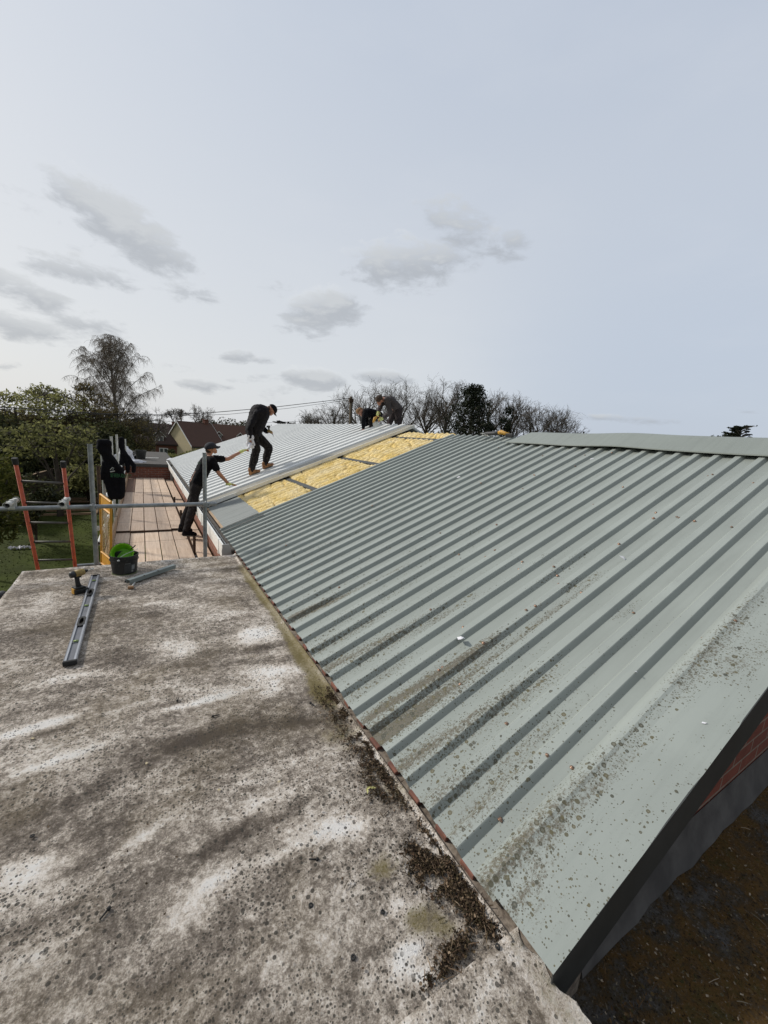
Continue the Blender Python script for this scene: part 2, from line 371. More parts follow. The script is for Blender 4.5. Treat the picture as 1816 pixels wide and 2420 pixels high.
CAPM = sheet_mat('cap_green_sheet', (.245, .27, .246), (.222, .245, .223), 0, .5)
NEWS = M('new_grey_sheet', (.68, .69, .67), (.62, .63, .615), .45, 0, 1.2, 5, .05, spec=.4)
FILM = M('panel_cream_film', (.29, .275, .225), (.245, .23, .185), .5, 0, 9, 7, .3, .002)
FIBRE = M('fibre_cement', (.27, .285, .275), (.20, .215, .205), .8, 0, 2.2, 8, .2, .004, (.5, 9, 1), dirt=(.12, .125, .11))
WHITE = M('white_plastic', (.86, .86, .83), (.80, .80, .76), .4, 0, 5, 6, 0, dirt=(.55, .53, .48))
PVCG = M('grey_plastic', (.42, .42, .40), (.36, .36, .34), .45, 0, 6, 5, 0)
DARKTRIM_SHADE = M('dark_trim_verge_shade', (.050, .052, .050), (.038, .040, .038), .55, 0, 5, 5, .05)  # own colour of purlins and fascia; stands for shade on the verge face
LEAD = M('lead_flashing', (.125, .120, .115), (.068, .065, .064), .7, 0, 7, 7, .6, .01)
BLACK = M('black_plastic', (.016, .017, .017), (.009, .010, .010), .45, 0, 9, 6, .1, dirt=(.07, .068, .06))
RUBBER = M('black_rubber', (.02, .02, .02), (.012, .012, .012), .8, 0, 9, 5, .1)
GALV = M('galvanised_steel', (.33, .35, .355), (.20, .215, .225), .45, .55, 11, 8, .15, .003, dirt=(.15, .135, .115))
GALVP = M('pale_galvanised_steel', (.60, .61, .58), (.43, .44, .42), .5, .2, 7, 8, .1, .003, dirt=(.27, .25, .22))
RUST = M('rusty_steel', (.10, .062, .04), (.05, .035, .026), .8, .3, 20, 8, .4, .003)
BRASS = M('worn_fixing', (.34, .20, .13), (.20, .16, .13), .4, .6, 40, 4, .1)
ORANGE = M('orange_paint', (.56, .105, .035), (.38, .062, .028), .5, 0, 12, 7, .2, .002, dirt=(.09, .05, .04))
DKALU = M('dark_rung_metal', (.11, .105, .095), (.07, .068, .062), .6, .4, 14, 6, .1)
YELLOW = M('yellow_paint', (.62, .31, .022), (.50, .23, .018), .5, 0, 9, 6, .1, dirt=(.30, .15, .03))
TOOLY = M('tool_yellow', (.56, .31, .04), (.42, .22, .035), .5, 0, 30, 6, .1, dirt=(.10, .075, .04))
TOOLD = M('tool_dirty_yellow', (.36, .25, .07), (.20, .14, .055), .6, 0, 40, 7, .2, dirt=(.05, .04, .03))
GREENP = M('lime_green_plastic', (.25, .62, .02), (.20, .52, .02), .4, 0, 6, 5, 0, dirt=(.06, .14, .01), spec=.4)
ALU = M('brushed_aluminium', (.50, .51, .53), (.40, .41, .43), .35, .7, 4, 6, .05, sc=(20, 1, 20))
ALUD = M('grey_level_web', (.17, .175, .19), (.13, .135, .15), .5, .3, 9, 6, .1)
STEELG = M('grey_green_steel', (.235, .27, .262), (.195, .225, .22), .5, .1, 5, 6, .1)
WOODR = M('raw_wood', (.42, .30, .19), (.29, .20, .12), .85, 0, 4, 7, .3, .004, (8, .6, 8), dirt=(.15, .11, .08))
WOODD = M('dark_weathered_wood', (.085, .062, .042), (.05, .037, .027), .9, 0, 5, 7, .3, .004, (6, 6, 1))
BOARD = board_mat(); WOODBR = M('dark_brown_board', (.20, .11, .07), (.12, .07, .048), .9, 0, 3, 7, .3, .004, (14, .7, 8), dirt=(.06, .045, .035))
GRASS = grass_mat(); MOSSY = mossy_mat()
BR1 = brickmat('red_brick', (.235, .080, .048), (.165, .060, .042), (.27, .235, .20))
BR2 = brickmat('red_brick_along', (.28, .10, .055), (.20, .07, .045), (.30, .26, .22), axis='yz')
BRD = brickmat('dark_red_brick', (.27, .075, .045), (.19, .058, .038), (.30, .24, .19), h=.068)
BRH = brickmat('house_brick', (.17, .055, .035), (.13, .045, .03), (.19, .13, .10))
TERRA = M('terracotta_filler', (.21, .085, .055), (.12, .055, .040), .9, 0, 22, 7, .4, .004)
CREAMR = M('cream_render', (.52, .44, .28), (.47, .40, .25), .9, 0, 3, 5, .1)
TILE = M('brown_roof_tile', (.075, .045, .038), (.052, .034, .030), .9, 0, 3, 8, .5, .02, (1, 1, 6))
TILE2 = M('red_brown_roof_tile', (.105, .052, .035), (.075, .04, .028), .9, 0, 3, 8, .5, .02, (1, 1, 6))
WHP = M('white_paint', (.72, .71, .68), (.66, .65, .62), .6, 0, 5, 4, 0)
GLASS = M('dark_glass', (.06, .07, .08), (.10, .11, .12), .1, 0, 3, 3, 0, spec=.8)
DKFELT = M('dark_felt', (.075, .068, .058), (.050, .046, .042), .9, 0, 4, 8, .3, dirt=(.12, .11, .09))
SKIN = M('skin', (.42, .215, .145), (.36, .17, .115), .55, 0, 12, 5, .1)
CLB = M('black_cloth', (.0065, .0065, .009), (.0045, .0045, .006), .9, 0, 9, 6, .5, .01, spec=.15)
CLJ = M('black_softshell', (.011, .010, .013), (.007, .0065, .008), .8, 0, 9, 6, .6, .012, spec=.2)
TRO = M('charcoal_work_trousers', (.028, .024, .024), (.016, .014, .014), .9, 0, 7, 7, .7, .015, dirt=(.06, .052, .045), spec=.15)
TRD = M('paint_marked_trousers', (.020, .018, .016), (.011, .010, .010), .9, 0, 7, 7, .7, .015, dirt=(.10, .092, .08), spec=.15)
GREYS = M('grey_sweatshirt', (.095, .084, .084), (.062, .055, .057), .95, 0, 7, 6, .7, .012, spec=.1)
TROG = M('plum_grey_trousers', (.060, .049, .050), (.038, .032, .034), .95, 0, 7, 6, .7, .012, spec=.1)
BOOT = M('tan_leather', (.33, .155, .055), (.20, .09, .035), .7, 0, 16, 7, .4, .004)
SOLE = M('grey_sole', (.10, .10, .085), (.06, .06, .05), .9, 0, 16, 7, .3)
GLOVE = M('yellow_green_glove', (.60, .66, .26), (.48, .55, .18), .8, 0, 20, 5, .3)
GPALM = M('orange_glove_palm', (.40, .12, .05), (.30, .09, .04), .8, 0, 20, 5, .3)
HAIRB = M('brown_hair', (.055, .032, .018), (.03, .018, .011), .8, 0, 60, 5, .6, .004)
HAIRG = M('ginger_hair', (.25, .135, .055), (.16, .085, .035), .8, 0, 60, 5, .6, .004)
RAG = M('white_cloth', (.72, .72, .74), (.55, .55, .60), .8, 0, 12, 6, .6, .01)
LOGOW = M('pale_print', (.42, .44, .42), (.36, .38, .36), .8, 0, 20, 4, 0)
LOGOG = M('green_print', (.030, .14, .055), (.022, .10, .04), .8, 0, 20, 4, 0)
LABELG = M('grey_label', (.24, .25, .25), (.16, .17, .17), .6, 0, 25, 4, 0)
LABELD = M('dark_label', (.045, .048, .05), (.03, .032, .033), .5, 0, 25, 4, 0)
CABLE = M('overhead_cable', (.03, .03, .032), (.02, .02, .022), .7, 0, 3, 3, 0)
BARK = M('grey_brown_bark', (.085, .072, .055), (.05, .042, .033), .95, 0, 6, 7, .5, .02)
BARKD = M('dark_bark', (.13, .11, .088), (.08, .067, .055), .95, 0, 6, 7, .5, .02)
BIRCHB = M('birch_bark', (.20, .18, .155), (.075, .062, .05), .9, 0, 5, 7, .4, .01)
TWIG = island('birch_twigs', [(.22, .18, .16), (.32, .27, .23), (.36, .31, .22)], trans=.3)
POLEW = M('pole_wood', (.12, .095, .065), (.075, .06, .042), .95, 0, 5, 7, .4, .01, (6, 6, .6))
LITTER = island('leaf_litter', [(.016, .011, .007), (.045, .028, .016), (.085, .052, .031), (.045, .036, .016), (.024, .016, .010), (.095, .068, .035), (.15, .10, .065), (.28, .21, .14)])
LITTERD = island('shaded_leaf_litter', [(.03, .022, .012), (.08, .045, .02), (.15, .09, .04), (.05, .045, .015), (.42, .34, .25)])

# ------------------------------------------------------------------ ground
def gh(x, y):
    d = math.hypot(x, y); k = min(max((d - 45) / 45, 0), 1); k = k * k * (3 - 2 * k); return -3.0 - 2.3 * k
mb = MB()
rad = [0.5, 6, 12, 20, 30, 40, 50, 60, 72, 86, 100, 130, 200, 400, 900, 2500]; SG = 96
for r in rad:
    for j in range(SG):
        a = 2 * math.pi * j / SG; x, y = r * math.cos(a), r * math.sin(a); mb.v.append((x, y, gh(x, y)))
for i in range(len(rad) - 1):
    for j in range(SG):
        a = i * SG + j; b = i * SG + (j + 1) % SG; mb.f.append((a, a + SG, b + SG, b))
mb.f.append(tuple(range(SG)))
tag(mb.build('ground', GRASS, smooth=True), kind='structure')

# grass blades on the near lawn
mb = MB()
for _ in range(16000):
    x = random.uniform(-13, -1.3); y = random.uniform(9, 33); z = -3.0; h = random.uniform(.02, .05); a = random.uniform(0, 6.28); w = .02
    mb.v += [(x - w * math.cos(a), y - w * math.sin(a), z), (x + w * math.cos(a), y + w * math.sin(a), z), (x + random.uniform(-.05, .05), y + random.uniform(-.05, .05), z + h)]
    n = len(mb.v); mb.f.append((n - 3, n - 2, n - 1))
tag(mb.build('grass', island('grass_blades', [(.04, .055, .012), (.065, .08, .02), (.085, .09, .028)])), 'short dark green lawn grass beyond the ladder', 'grass', kind='stuff')

# ------------------------------------------------------------------ flat roof extension
fb = empty('flat_roof_extension', (0, 0, -3)); tag(fb, 'low extension with a weathered grey flat roof, stained pale and brown, beside the ribbed roof', 'building')
XE0, XE1, YE0, YE1 = -1.10, 1.0, -3.0, 5.26
NX, NY = 150, 520
xs = np.linspace(XE0, XE1, NX); ys = np.linspace(0.63, YE1, NY)
GX, GY = np.meshgrid(xs, ys)
pale = np.zeros_like(GX); dark = np.zeros_like(GX); moss = np.zeros_like(GX)
def blob(arr, px, py, rx, ry, amt, ang=0.0):
    amt = amt * (1.75 if arr is pale else 1.35)
    p = onz(px * 1.094, py * 1.094); dx, dy = GX - p.x, GY - p.y; ca, sa = math.cos(ang), math.sin(ang)
    u = (dx * ca + dy * sa) / rx; v = (-dx * sa + dy * ca) / ry; arr += amt * np.exp(-(u * u + v * v))
for a in ((545, 1372, .20, .11, .62, 0), (575, 1450, .20, .07, .58, -.3), (590, 1480, .08, .10, .3, 0), (420, 1520, .26, .035, .5, 0), (260, 1532, .16, .035, .4, .1), (120, 1470, .22, .05, .35, .1), (60, 1575, .22, .035, .6, .15), (130, 1640, .18, .03, .3, .2), (735, 1790, .13, .055, .60, -.3),
          (640, 1830, .12, .035, .32, 0), (460, 1905, .10, .04, .38, .3), (310, 1805, .13, .035, .36, .4), (60, 1885, .10, .06, .4, 0), (410, 1980, .12, .05, .18, 0), (880, 2060, .06, .03, .6, 0), (915, 2110, .07, .02, .5, -.6), (500, 1250, .3, .1, .22, 0), (100, 1300, .1, .2, .22, 0), (650, 1640, .3, .04, .22, 0), (390, 1400, .14, .2, .28, 0), (480, 1330, .25, .12, .22, 0),
          (60, 2080, .09, .04, .3, 0), (860, 1950, .04, .05, .3, 0), (30, 1240, .05, .8, .2, 0)): blob(pale, *a)
for a in ((560, 1400, .10, .05, .5, 0), (500, 1380, .10, .10, .35, 0), (250, 1420, .16, .14, .55, 0), (110, 1360, .30, .10, .40, 0), (430, 1420, .16, .10, .42, .2), (460, 1585, .34, .07, .62, -.1), (640, 1560, .22, .05, .60, -.3), (140, 1570, .30, .04, .35, .15), (620, 1755, .20, .035, .60, .1), (520, 1790, .14, .03, .45, .35), (330, 1640, .35, .06, .32, .2),
          (180, 1720, .20, .05, .35, .2), (560, 2000, .16, .07, .30, 0), (110, 1980, .10, .04, .25, 0), (790, 2060, .07, .05, .30, 0), (250, 1260, .3, .06, .40, 0), (700, 1500, .06, .10, .45, 0), (330, 1330, .1, .1, .3, 0), (540, 1225, .4, .05, .35, 0), (820, 1900, .05, .06, .3, 0), (450, 1840, .3, .03, .2, .3)): blob(dark, *a)
for a in ((540, 1250, .07, .5, .7, 0), (575, 1300, .055, .45, .75, 0), (620, 1370, .05, .3, .7, 0), (650, 1420, .05, .2, .6, 0), (690, 1490, .05, .15, .6, 0), (660, 1430, .07, .28, .55, 0), (700, 1500, .08, .18, .55, 0), (740, 1585, .13, .14, .40, 0), (830, 1880, .07, .05, .50, 0), (900, 1990, .06, .05, .55, 0), (560, 1240, .12, .4, .30, 0), (960, 2000, .05, .06, .5, 0), (850, 1700, .06, .14, .35, 0), (540, 1420, .06, .04, .3, 0)): blob(moss, *a)
Z = np.zeros_like(GX)
for j in range(NY):
    for i in range(NX):
        x, y = GX[j, i], GY[j, i]
        Z[j, i] = .010 * noise.noise(Vector((x * .8, y * 1.9, 3))) + .004 * noise.noise(Vector((x * 5, y * 5, 9))) + .0018 * noise.noise(Vector((x * 24, y * 24, 1)))
        w = noise.noise(Vector((x * 1.2 + 5, y * 3.6 + 1.2 * math.sin(x * 1.5), 0))) + .5 * noise.noise(Vector((x * 3, y * 8, 4)))
        if w > 0: pale[j, i] += w * .38
        else: dark[j, i] += -w * .42
Z += .022 * np.clip((GX - .955) / .045, 0, 1) ** 2 - .0            # low lip along the ribbed roof
Z += .010 * np.clip((GY - 5.17) / .09, 0, 1) ** 2
pale += .55 * np.clip((GX - .962) / .03, 0, 1) * (GX < .99) + .35 * np.clip((GY - 5.20) / .05, 0, 1) + .35 * np.clip((-1.06 - GX) / .03, 0, 1)
mb = MB(); mb.v = [(float(GX[j, i]), float(GY[j, i]), float(Z[j, i]) + 3) for j in range(NY) for i in range(NX)]
mb.f = [(j * NX + i, j * NX + i + 1, (j + 1) * NX + i + 1, (j + 1) * NX + i) for j in range(NY - 1) for i in range(NX - 1)]
roof = mb.build('roof_surface', FELT, fb, smooth=True)
ca = roof.data.color_attributes.new('patch', 'FLOAT_COLOR', 'POINT')
cc = np.ones((NX * NY, 4), np.float32); cc[:, 0] = np.clip(pale, 0, 1.6).ravel(); cc[:, 1] = np.clip(dark, 0, 1.5).ravel(); cc[:, 2] = np.clip(moss, 0, 1.2).ravel()
ca.data.foreach_set('color', cc.ravel())
# raised nearer slab with a straight edge
NX2, NY2 = 90, 60; mb = MB(); xx = np.linspace(XE0, 1.06, NX2); yy = np.append(np.linspace(-.6, .652, NY2 - 1), .6525)
for y in yy:
    for x in xx:
        rag = 1.06 - .05 * abs(noise.noise(Vector((0, y * 9, 0)))) - .02 * abs(noise.noise(Vector((0, y * 40, 5))))
        mb.v.append((min(x, rag), y + (.004 * noise.noise(Vector((x * 11, 0, 8))) if y > .65 else 0), 3.014 - (.03 if y > .6522 else 0) + .004 * noise.noise(Vector((x * 6, y * 6, 2))) ))
mb.f = [(j * NX2 + i, j * NX2 + i + 1, (j + 1) * NX2 + i + 1, (j + 1) * NX2 + i) for j in range(NY2 - 1) for i in range(NX2 - 1)]
slab2 = mb.build('roof_slab', FELT, fb, smooth=True)
ca = slab2.data.color_attributes.new('patch', 'FLOAT_COLOR', 'POINT')
cc = np.ones((NX2 * NY2, 4), np.float32) * .0
for k, (x, y, z) in enumerate(mb.v):
    w = noise.noise(Vector((x * 5, y * 5, 7))); cc[k] = (.28 + max(w, 0) * .5 + (.3 if x > .95 else 0), .1 + max(-w, 0) * .5, max(0, .35 * noise.noise(Vector((x * 4, y * 4, 17)))) + (.4 if x > .98 else 0), 1)
ca.data.foreach_set('color', cc.ravel())
FE = M('slab_edge_render', (.36, .33, .29), (.22, .19, .16), .9, 0, 9, 8, .5, .01)
MB().box(XE0 + .002, XE1 - .002, YE0, .650, 2.86, 3.005).box(XE0 + .002, XE1 - .002, .6501, YE1 - .002, 2.86, 2.980).box(XE1 - .0019, 1.055, -.6, .46, 2.86, 3.004).build('roof_edge', FE, fb)
MB().box(XE0 + .08, XE1 - .01, YE0 + .1, YE1 - .08, 0, 2.859).build('wall', BR1, fb)
# black gutter along the left edge
g = MB(); prof = [(-1.215, -.05), (-1.21, -.10), (-1.17, -.13), (-1.125, -.10), (-1.12, -.06), (-1.128, -.06), (-1.132, -.095), (-1.17, -.122), (-1.20, -.095), (-1.207, -.05)]
for i in range(len(prof)):
    a, b = prof[i], prof[(i + 1) % len(prof)]; g.quad((a[0], -2, a[1] + 3), (b[0], -2, b[1] + 3), (b[0], 4.75, b[1] + 3), (a[0], 4.75, a[1] + 3))
gut = g.build('gutter', BLACK, fb)
for yb in (3.2, 4.25, 4.45):
    MB().box(-1.235, -1.10, yb, yb + .035, 2.86, 2.965).build('bracket', PVCG, gut, bevel=.006)
MB().tube([(-1.17, 4.72, 2.93), (-1.17, 4.86, 2.92), (-1.165, 5.0, 2.84), (-1.15, 5.08, 2.6), (-1.15, 5.1, 1.2), (-1.15, 5.1, .02)], .038, 12).build('downpipe', BLACK, fb, smooth=True)

# ------------------------------------------------------------------ hall with ribbed roof
hall = empty('ribbed_roof_hall', (X0, 0, -3)); tag(hall, 'brick hall with a long pitched roof, part old green ribbed sheets, part new silver', 'building')
def inhall(o): o.parent = hall; return o
Rm = Matrix.Rotation(-TH, 4, 'Y')
def roofpart(mb, name, mat, dz=0.0, **kw):
    o = mb.build(name, mat, hall, **kw); o.rotation_euler = (0, -TH, 0); o.location = (0, 0, 3 + Z0 + dz); return o
def rp(u, y, w=0.0): return Vector((X0 + u * math.cos(TH) - w * math.sin(TH), y, Z0 + u * math.sin(TH) + w * math.cos(TH)))
def profile(y0, y1, pitch, first, half, crest, h):
    P = []; y = first; P.append((y0, 0))
    while y < y1 + 1e-6:
        for dy, z in ((-half, 0), (-crest - .003, h - .0035), (-crest + .001, h), (crest - .001, h), (crest + .003, h - .0035), (half, 0)):
            if y0 < y + dy < y1: P.append((y + dy, z))
        y += pitch
    P.append((y1, 0)); return sorted(P)
def ribbed(P, u0, u1, nu, wav=.0012, thick=True, eave_jit=0):
    mb = MB(); us = np.linspace(u0, u1, nu); k = len(P)
    for i, u in enumerate(us):
        for (y, z) in P:
            w = wav * noise.noise(Vector((u * 1.7, y * 2.3, 0)))
            uu = u + (eave_jit * noise.noise(Vector((y * 3, 7, 0))) if i == 0 else 0)
            mb.v.append((uu, y, z + w))
    for i in range(nu - 1):
        for j in range(k - 1):
            a = i * k + j; mb.f.append((a, a + k, a + k + 1, a + 1))
    # turned-down thickness at the lower end
    n = len(mb.v)
    for j in range(k): v = mb.v[j]; mb.v.append((v[0] + .001, v[1], v[2] - .004))
    for j in range(k - 1): mb.f.append((j, j + 1, n + j + 1, n + j))
    return mb
RIDGE_U = 4.80
Pold = profile(.735, 6.58, .18, .77 + .18, .048, .024, .031)
STREAKS = [((640, 1335), (860, 1235), .045, .75), ((720, 1440), (1010, 1305), .07, .65), ((820, 1540), (1060, 1395), .055, 1.05), ((800, 1610), (1010, 1470), .075, 1.05), ((1010, 1470), (1290, 1250), .04, .85), ((880, 1650), (1160, 1480), .07, .70), ((960, 1720), (1180, 1580), .06, .45),
           ((1000, 1780), (1130, 1650), .05, .45), ((1080, 1890), (1330, 1640), .055, .70), ((560, 1240), (780, 1150), .03, .45), ((850, 1210), (1060, 1140), .025, .45), ((1150, 1270), (1330, 1160), .025, .35), ((700, 1400), (800, 1345), .05, .5), ((760, 1500), (860, 1440), .05, .4),
           ((1120, 1960), (1240, 1740), .045, .62), ((1240, 1740), (1480, 1480), .050, .50), ((1480, 1480), (1640, 1300), .06, .75), ((1590, 1440), (1655, 1400), .07, .6), ((1340, 1330), (1375, 1310), .03, .6), ((1230, 1275), (1290, 1240), .03, .8)]
_sg = []
for (p0, p1, w_, am_) in STREAKS:
    q0, q1 = onroof(p0[0] * 1.094, p0[1] * 1.094), onroof(p1[0] * 1.094, p1[1] * 1.094)
    _sg.append((np.array([(q0.x - X0) / math.cos(TH), q0.y]), np.array([(q1.x - X0) / math.cos(TH), q1.y]), w_, am_))
def lichen_attr(o):
    me = o.data; n = len(me.vertices); co = np.zeros(n * 3, np.float32); me.vertices.foreach_get('co', co); co = co.reshape(-1, 3)[:, :2]; out = np.zeros(n)
    for (a, b, w_, am_) in _sg:
        d = b - a; t_ = np.clip(((co - a) @ d) / (d @ d), 0, 1); off = (co - (a + t_[:, None] * d)) * np.array([.35, 1.0]); r = np.linalg.norm(off, axis=1)
        out = np.maximum(out, am_ * np.exp(-(r / w_) ** 2) * (1 - .35 * t_))
    at_ = me.attributes.new('lichen', 'FLOAT', 'POINT'); at_.data.foreach_set('value', out.astype(np.float32))
def densify(P, k=3):
    Q = []
    for (a, b) in zip(P[:-1], P[1:]):
        m_ = max(1, int(round((b[0] - a[0]) / .02))); Q += [(a[0] + (b[0] - a[0]) * i / m_, a[1] + (b[1] - a[1]) * i / m_) for i in range(m_)]
    return Q + [P[-1]]
lichen_attr(roofpart(ribbed(densify(Pold), -.022, RIDGE_U - .30, 100, eave_jit=.012), 'roof_sheet', SHEET))
roofpart(ribbed([(y, z - .012) for y, z in Pold], RIDGE_U - .34, RIDGE_U + .02, 4), 'ridge_sheet', SHEET)
# verge flashing: over the last rib, wide flat, then folded down
vf = [(.84, .002), (.800, .030), (.792, .036), (.770, .039), (.755, .033), (.72, .027), (.68, .0255), (.64, .0235), (.60, .0215), (.55, .0187), (.498, .016)]
mb = MB(); us = np.linspace(-.012, RIDGE_U + .02, 50)
for u in us:
    for (y, z) in vf: mb.v.append((u, y + .0015 * noise.noise(Vector((u * 2, 0, 0))), z + .002 * noise.noise(Vector((u * 2.2, y * 3, 5)))))
k = len(vf)
for i in range(len(us) - 1):
    for j in range(k - 1): a = i * k + j; mb.f.append((a + 1, a + k + 1, a + k, a))
verge = roofpart(mb, 'verge_flashing', SHEET); lichen_attr(verge)
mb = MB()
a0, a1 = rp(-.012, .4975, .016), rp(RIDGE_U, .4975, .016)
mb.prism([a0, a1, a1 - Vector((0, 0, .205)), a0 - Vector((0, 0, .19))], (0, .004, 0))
bg_ = mb.build('shaded_verge_face', DARKTRIM_SHADE, hall); bg_.location = (-X0, 0, 3)  # fold of the verge flashing; its backlit shade is put into the dark colour
# ridge cap, bowed and lifting
mb = MB(); ysr = np.linspace(.40, 4.72, 60)
for y in ysr:
    lift = .050 + .022 * math.exp(-((y - 2.9) / .5) ** 2) + .006 * noise.noise(Vector((0, y * 1.3, 0)))
    end = max(0, (y - 4.42) / .30)
    for q, (du, w) in enumerate(((-.40, .0), (-.395, .012), (-.06, .052), (.0, .05), (.30, -.15))):
        uu = RIDGE_U + du * (1 - .0 * end); mb.v.append((uu, y - end * 0.2 * (0 if q < 2 else 1), w + lift))
for i in range(59):
    for j in range(4): a = i * 5 + j; mb.f.append((a + 1, a, a + 5, a + 6))
roofpart(mb, 'ridge_cap', CAPM, smooth=False)
# new sheets, far half
Pn = profile(8.80, 20.3, .385, 8.955, .115, .080, .052)
ns = roofpart(ribbed(Pn, -.03, 5.22, 30), 'new_roof_sheet', NEWS, dz=.05)
mb = MB(); mb.prism([(-.03, 8.50, -.052), (-.03, 8.50, .004), (-.03, 8.52, .009), (-.03, 8.79, .009), (-.03, 8.79, -.052)], (5.25, 0, 0))
roofpart(mb, 'panel_edge', FILM, dz=.066)
mb = MB(); mb.prism([(-.035, 8.484, -.056), (-.035, 8.484, .018), (-.035, 8.502, .018), (-.035, 8.502, -.056)], (5.26, 0, 0)); roofpart(mb, 'edge_lip', WHITE, dz=.066)
mb = MB(); mb.box(-.02, 5.20, 8.80, 20.3, -.05, -.006); roofpart(mb, 'panel_core', WHITE, dz=.045)
# lower fibre-cement strip and its pale bearer
mb = MB(); P = [(6.56, 0)]
y = 6.6
while y < 8.5: P += [(y, .002), (y + .02, .006), (y + .05, .006), (y + .07, .002)]; y += .095
P.append((8.49, 0)); us = np.linspace(.05, .66, 8)
for u in us:
    for (yy_, z) in P: mb.v.append((u, yy_, z + .004 * noise.noise(Vector((u * 3, yy_ * 3, 0)))))
k = len(P)
for i in range(7):
    for j in range(k - 1): a = i * k + j; mb.f.append((a, a + k, a + k + 1, a + 1))
roofpart(mb, 'eaves_sheet', FIBRE, dz=-.012)
roofpart(MB().box(.012, .052, 6.56, 8.45, -.035, -.004), 'eaves_batten', WOODR, dz=-.004)
roofpart(MB().box(.03, RIDGE_U, 6.57, 8.70, -.14, -.10), 'roof_lining', DKFELT)
# purlins in the opening
for u in (1.735, 3.08, 4.58):
    roofpart(MB().box(u - .045, u + .045, 6.40, 8.9, -.13, -.028), 'purlin', DARKTRIM_SHADE, bevel=.006)
# insulation quilts between purlins
def ins_mat():
    m, t, b = nmat('glass_wool'); v = tcoord(t); g = tnoise(t, v, 7, 9, .75, .5); w = tnoise(t, v, 2.4, 5, .6); q = tnoise(t, v, 34, 6, .7)
    col = tmix(t, tmr(t, w, .38, .66), (.80, .60, .235), (.84, .70, .42)); col = tmix(t, tmr(t, g, .50, .70, 0, .8), col, (.42, .27, .07)); col = tmix(t, tmr(t, q, .60, .74, 0, .45), col, (.30, .21, .07))
    L(t, col, b.inputs['Base Color']); b.inputs['Roughness'].default_value = 1; b.inputs['Specular IOR Level'].default_value = .05; bump(t, b, tmath(t, 'ADD', g, q), .8, .03); return m
INS = ins_mat()
for (u0, u1, sd) in ((.60, 1.70, 1), (1.78, 3.04, 2), (3.12, 4.54, 3), (4.62, 4.98, 4)):
    mb = MB(); nu = int((u1 - u0) / .016); ny = 130
    for i in range(nu + 1):
        u = u0 + (u1 - u0) * i / nu
        for j in range(ny + 1):
            y = 6.56 + 2.0 * j / ny
            yy_ = y + .035 * noise.noise(Vector((u * 2.5, y * 2, sd))) + .02 * u
            rib = abs(math.sin(math.pi * yy_ / .18)) ** .6
            brk = abs(noise.noise(Vector((u * 2.2, y * .9, sd * 5)))); crk = -.035 * max(0, 1 - brk / .06)
            e = min(u - u0, u1 - u) / .05; e = min(max(e, 0), 1) ** .5
            z = -.095 + e * (.038 + .055 * rib + .012 * noise.noise(Vector((u * 5, y * 5, sd))) + .010 * noise.noise(Vector((u * 22, y * 22, sd))) + crk)
            ju = .02 * noise.noise(Vector((y * 9, sd, 0))) if i in (0, nu) else 0
            mb.v.append((u + ju, y, z))
    for i in range(nu):
        for j in range(ny): a = i * (ny + 1) + j; mb.f.append((a, a + ny + 1, a + ny + 2, a + 1))
    roofpart(mb, 'insulation', INS, smooth=True)
# dark sealing strips on the first ribs of the old sheets
SEAL = M('dark_sealant', (.115, .122, .118), (.06, .065, .062), .8, 0, 14, 8, .5, .003)
for (ya, u1) in ((6.532, .62), (6.345, .66)):
    mb = MB()
    for i in range(24):
        u = -.008 + u1 * i / 23; wv = .012 * noise.noise(Vector((u * 20, ya, 0)))
        for (dy, z) in ((-.030 + wv, .033), (.024 + wv * .4, .033)): mb.v.append((u, ya + dy, z))
    for i in range(23): a = i * 2; mb.f.append((a, a + 2, a + 3, a + 1))
    roofpart(mb, 'sealant_strip', SEAL)
# walls, eaves filler and gable
mb = MB(); mb.box(1.035, 1.25, .56, 19.6, 0, 2.98); w = mb.build('wall', BR2, hall); w.location = (-X0, 0, 0)
yb = .76
while yb < 5.32:
    w = MB().box(1.006 + .012 * random.random(), 1.16, yb + .055 + .02 * random.random(), yb + .15 - .03 * random.random(), 2.93, 3.026 + .008 * random.random()).build('eaves_filler', TERRA, hall, bevel=.004); w.location = (-X0, 0, 0); yb += .18
mb = MB(); mb.box(1.0005, 1.2, .50, 5.3, 2.80, 3.010); w = mb.build('wall_plate', M('mortar_bed', (.30, .25, .20), (.14, .11, .085), .95, 0, 40, 8, .6, .01), hall); w.location = (-X0, 0, 0)
mb = MB(); g0 = .56
pts = [Vector((1.10, g0, 0)), Vector((9.9, g0, 0)), Vector((9.9, g0, 3 + .10)), Vector((5.5, g0, 3 + 1.78)), Vector((1.10, g0, 3 + .02))]
mb.prism(pts, (0, .22, 0)); w = mb.build('gable_wall', BRD, hall); w.location = (-X0, 0, 0)
mb = MB()
for i in range(70):     # lead flashing with a wavy lower edge
    xa = 1.24 + i * .115; 
    for x in (xa,):
        top = .030; bot = -.155 + .018 * noise.noise(Vector((x * 5, 0, 0)))
        mb.v += [(x, g0 - .004, top + 3), (x, g0 - .010 - .005 * noise.noise(Vector((x * 9, 3, 0))), 3 - .02), (x, g0 - .05 - .02 * noise.noise(Vector((x * 6, 3, 0))), bot + 3)]
for i in range(69):
    for j in (0, 1): a = i * 3 + j; mb.f.append((a, a + 1, a + 4, a + 3))
w = mb.build('lead_flashing', LEAD, hall, smooth=True); w.location = (-X0, 0, 0)
mb = MB(); far_e = Vector((5.5 + (5.5 - 1.04), 0, Z0))     # far slope and far eave
mb.prism([Vector((5.53, .5, 1.80)), Vector((9.96, .5, .04)), Vector((9.96, 20.3, .04)), Vector((5.53, 20.3, 1.80))], (0, 0, -.05)); w = mb.build('far_roof_sheet', CAPM, hall); w.location = (-X0, 0, 3)
